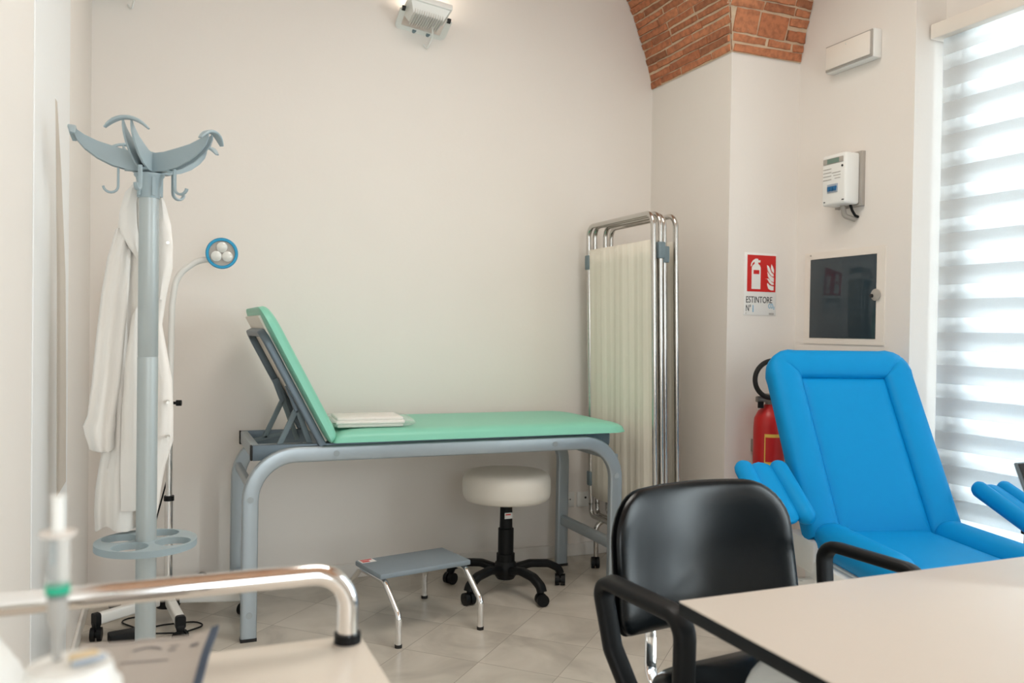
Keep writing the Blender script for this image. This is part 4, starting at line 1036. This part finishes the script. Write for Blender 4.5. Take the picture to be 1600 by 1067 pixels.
def sheet(k, x0, x1, y0, y1, t, n=26, m_=12, lift=0):
    bm = NB(); up_, dn = [], []
    for i in range(n+1):
        x = x0+(x1-x0)*i/n; ru, rd = [], []
        for j in range(m_+1):
            y = y0+(y1-y0)*j/m_; z = sheet_z(x, y, k)+lift
            ru.append(bm.verts.new((x, y, z+t))); rd.append(bm.verts.new((x, y, z)))
        up_.append(ru); dn.append(rd)
    for i in range(n):
        for j in range(m_):
            bm.faces.new((up_[i][j], up_[i+1][j], up_[i+1][j+1], up_[i][j+1])); bm.faces.new((dn[i][j], dn[i][j+1], dn[i+1][j+1], dn[i+1][j]))
    for i in range(n):
        bm.faces.new((up_[i][0], dn[i][0], dn[i+1][0], up_[i+1][0])); bm.faces.new((up_[i][-1], up_[i+1][-1], dn[i+1][-1], dn[i][-1]))
    for j in range(m_):
        bm.faces.new((up_[0][j], up_[0][j+1], dn[0][j+1], dn[0][j])); bm.faces.new((up_[-1][j], dn[-1][j], dn[-1][j+1], up_[-1][j+1]))
    return bm
for k, (xa, xb) in enumerate(((-.05, .058), (-.075, .064))):
    sh = obj('cuff_sheet', sheet(k, xa, xb, -.085, .095, .0032), M['cuff'], cf, smooth=60)
    obj('binding', sheet(k, xb-.006, xb+.002, -.086, .096, .0052, 4, 12, -.001), M['navy'], sh, smooth=60)
pm = NB()
def dash(x0, y0, ln, w_, bend_=0., n=10):
    for q in range(n):
        a, b_ = q/n, (q+1)/n
        f = lambda u, d: V((x0+ln*u, y0+bend_*math.sin(PI*u)+d, sheet_z(x0+ln*u, y0+bend_*math.sin(PI*u)+d, 1)+.0038))
        pm.faces.new([pm.verts.new(p) for p in (f(a, 0), f(b_, 0), f(b_, w_), f(a, w_))])
dash(-.062, .045, .028, .005, .010); dash(-.015, .050, .028, .005, .010); dash(-.02, .015, .045, .002, .0); dash(-.06, .085, .10, .0015); dash(.042, .045, .008, .01); dash(.02, .045, .008, .004); dash(.02, .06, .009, .003)
obj('printed_marks', pm, M['print_grey'], cf, smooth=0)

# jar, tape packet, syringe and bag, close to the lens
jr = thing('plastic_jar', 'blurred pale plastic jar with a stepped lid at the front of the trolley', 'jar', (-.058, .672, .80))
obj('jar_body', lathe(NB(), [(0, 0), (.042, 0), (.043, .01), (.043, .115), (.040, .122), (0, .122)], n=40), M['pale'], jr)
obj('lid', lathe(NB(), [(0, .122), (.034, .122), (.034, .142), (.030, .146), (.027, .158), (0, .160)], n=40), M['white'], jr)
tpk = thing('tape_roll', 'small tan and pale blue tape packet lying on the jar lid', 'tape', (-.050, .668, .9605), R(20))
obj('tape', box(NB(), (-.008, -.006, .0), (.011, .006, .005), .002), M['tan'], tpk)
obj('tape_wrapper', box(NB(), (-.009, -.0082, .0), (.014, -.0058, .004), .0015), M['tape_blue'], tpk)
sy = thing('syringe', 'blurred upright syringe with a green collar standing on the jar', 'syringe', (-.0665, .676, .9605))
obj('barrel', lathe(NB(), [(0, .045), (.0075, .045), (.0075, .089), (0, .089)], n=24), M['clear'], sy)
obj('flange', lathe(NB(), [(0, .089), (.012, .089), (.012, .0912), (0, .0912)], n=24), M['pale'], sy)
obj('plunger', lathe(NB(), [(0, .091), (.0042, .091), (.0042, .114), (.0052, .115), (.0052, .117), (0, .117)], n=20), M['white'], sy)
obj('collar', lathe(NB(), [(0, .048), (.0082, .048), (.0082, .0535), (0, .0535)], n=24), M['green'], sy)
obj('needle_hub', lathe(NB(), [(0, .0), (.003, .0), (.004, .022), (.0065, .026), (.0068, .045), (0, .045)], n=20), M['needle_hub'], sy)
bgm = NB()
lathe(bgm, [(0, 0), (.062, 0), (.064, .02), (.058, .06), (.044, .10), (.026, .125), (.012, .132), (0, .133)], n=28)
for v in bgm.verts:
    a = math.atan2(v.co.y, v.co.x); v.co.x *= 1+.07*math.sin(5*a+v.co.z*30); v.co.y *= 1+.07*math.sin(4*a+1+v.co.z*24)
bag = tag(obj('plastic_bag', bgm, M['white'], smooth=60), 'blurred pale crumpled bag at the far left corner of the trolley', 'bag'); bag.location = (-.158, .855, .80)
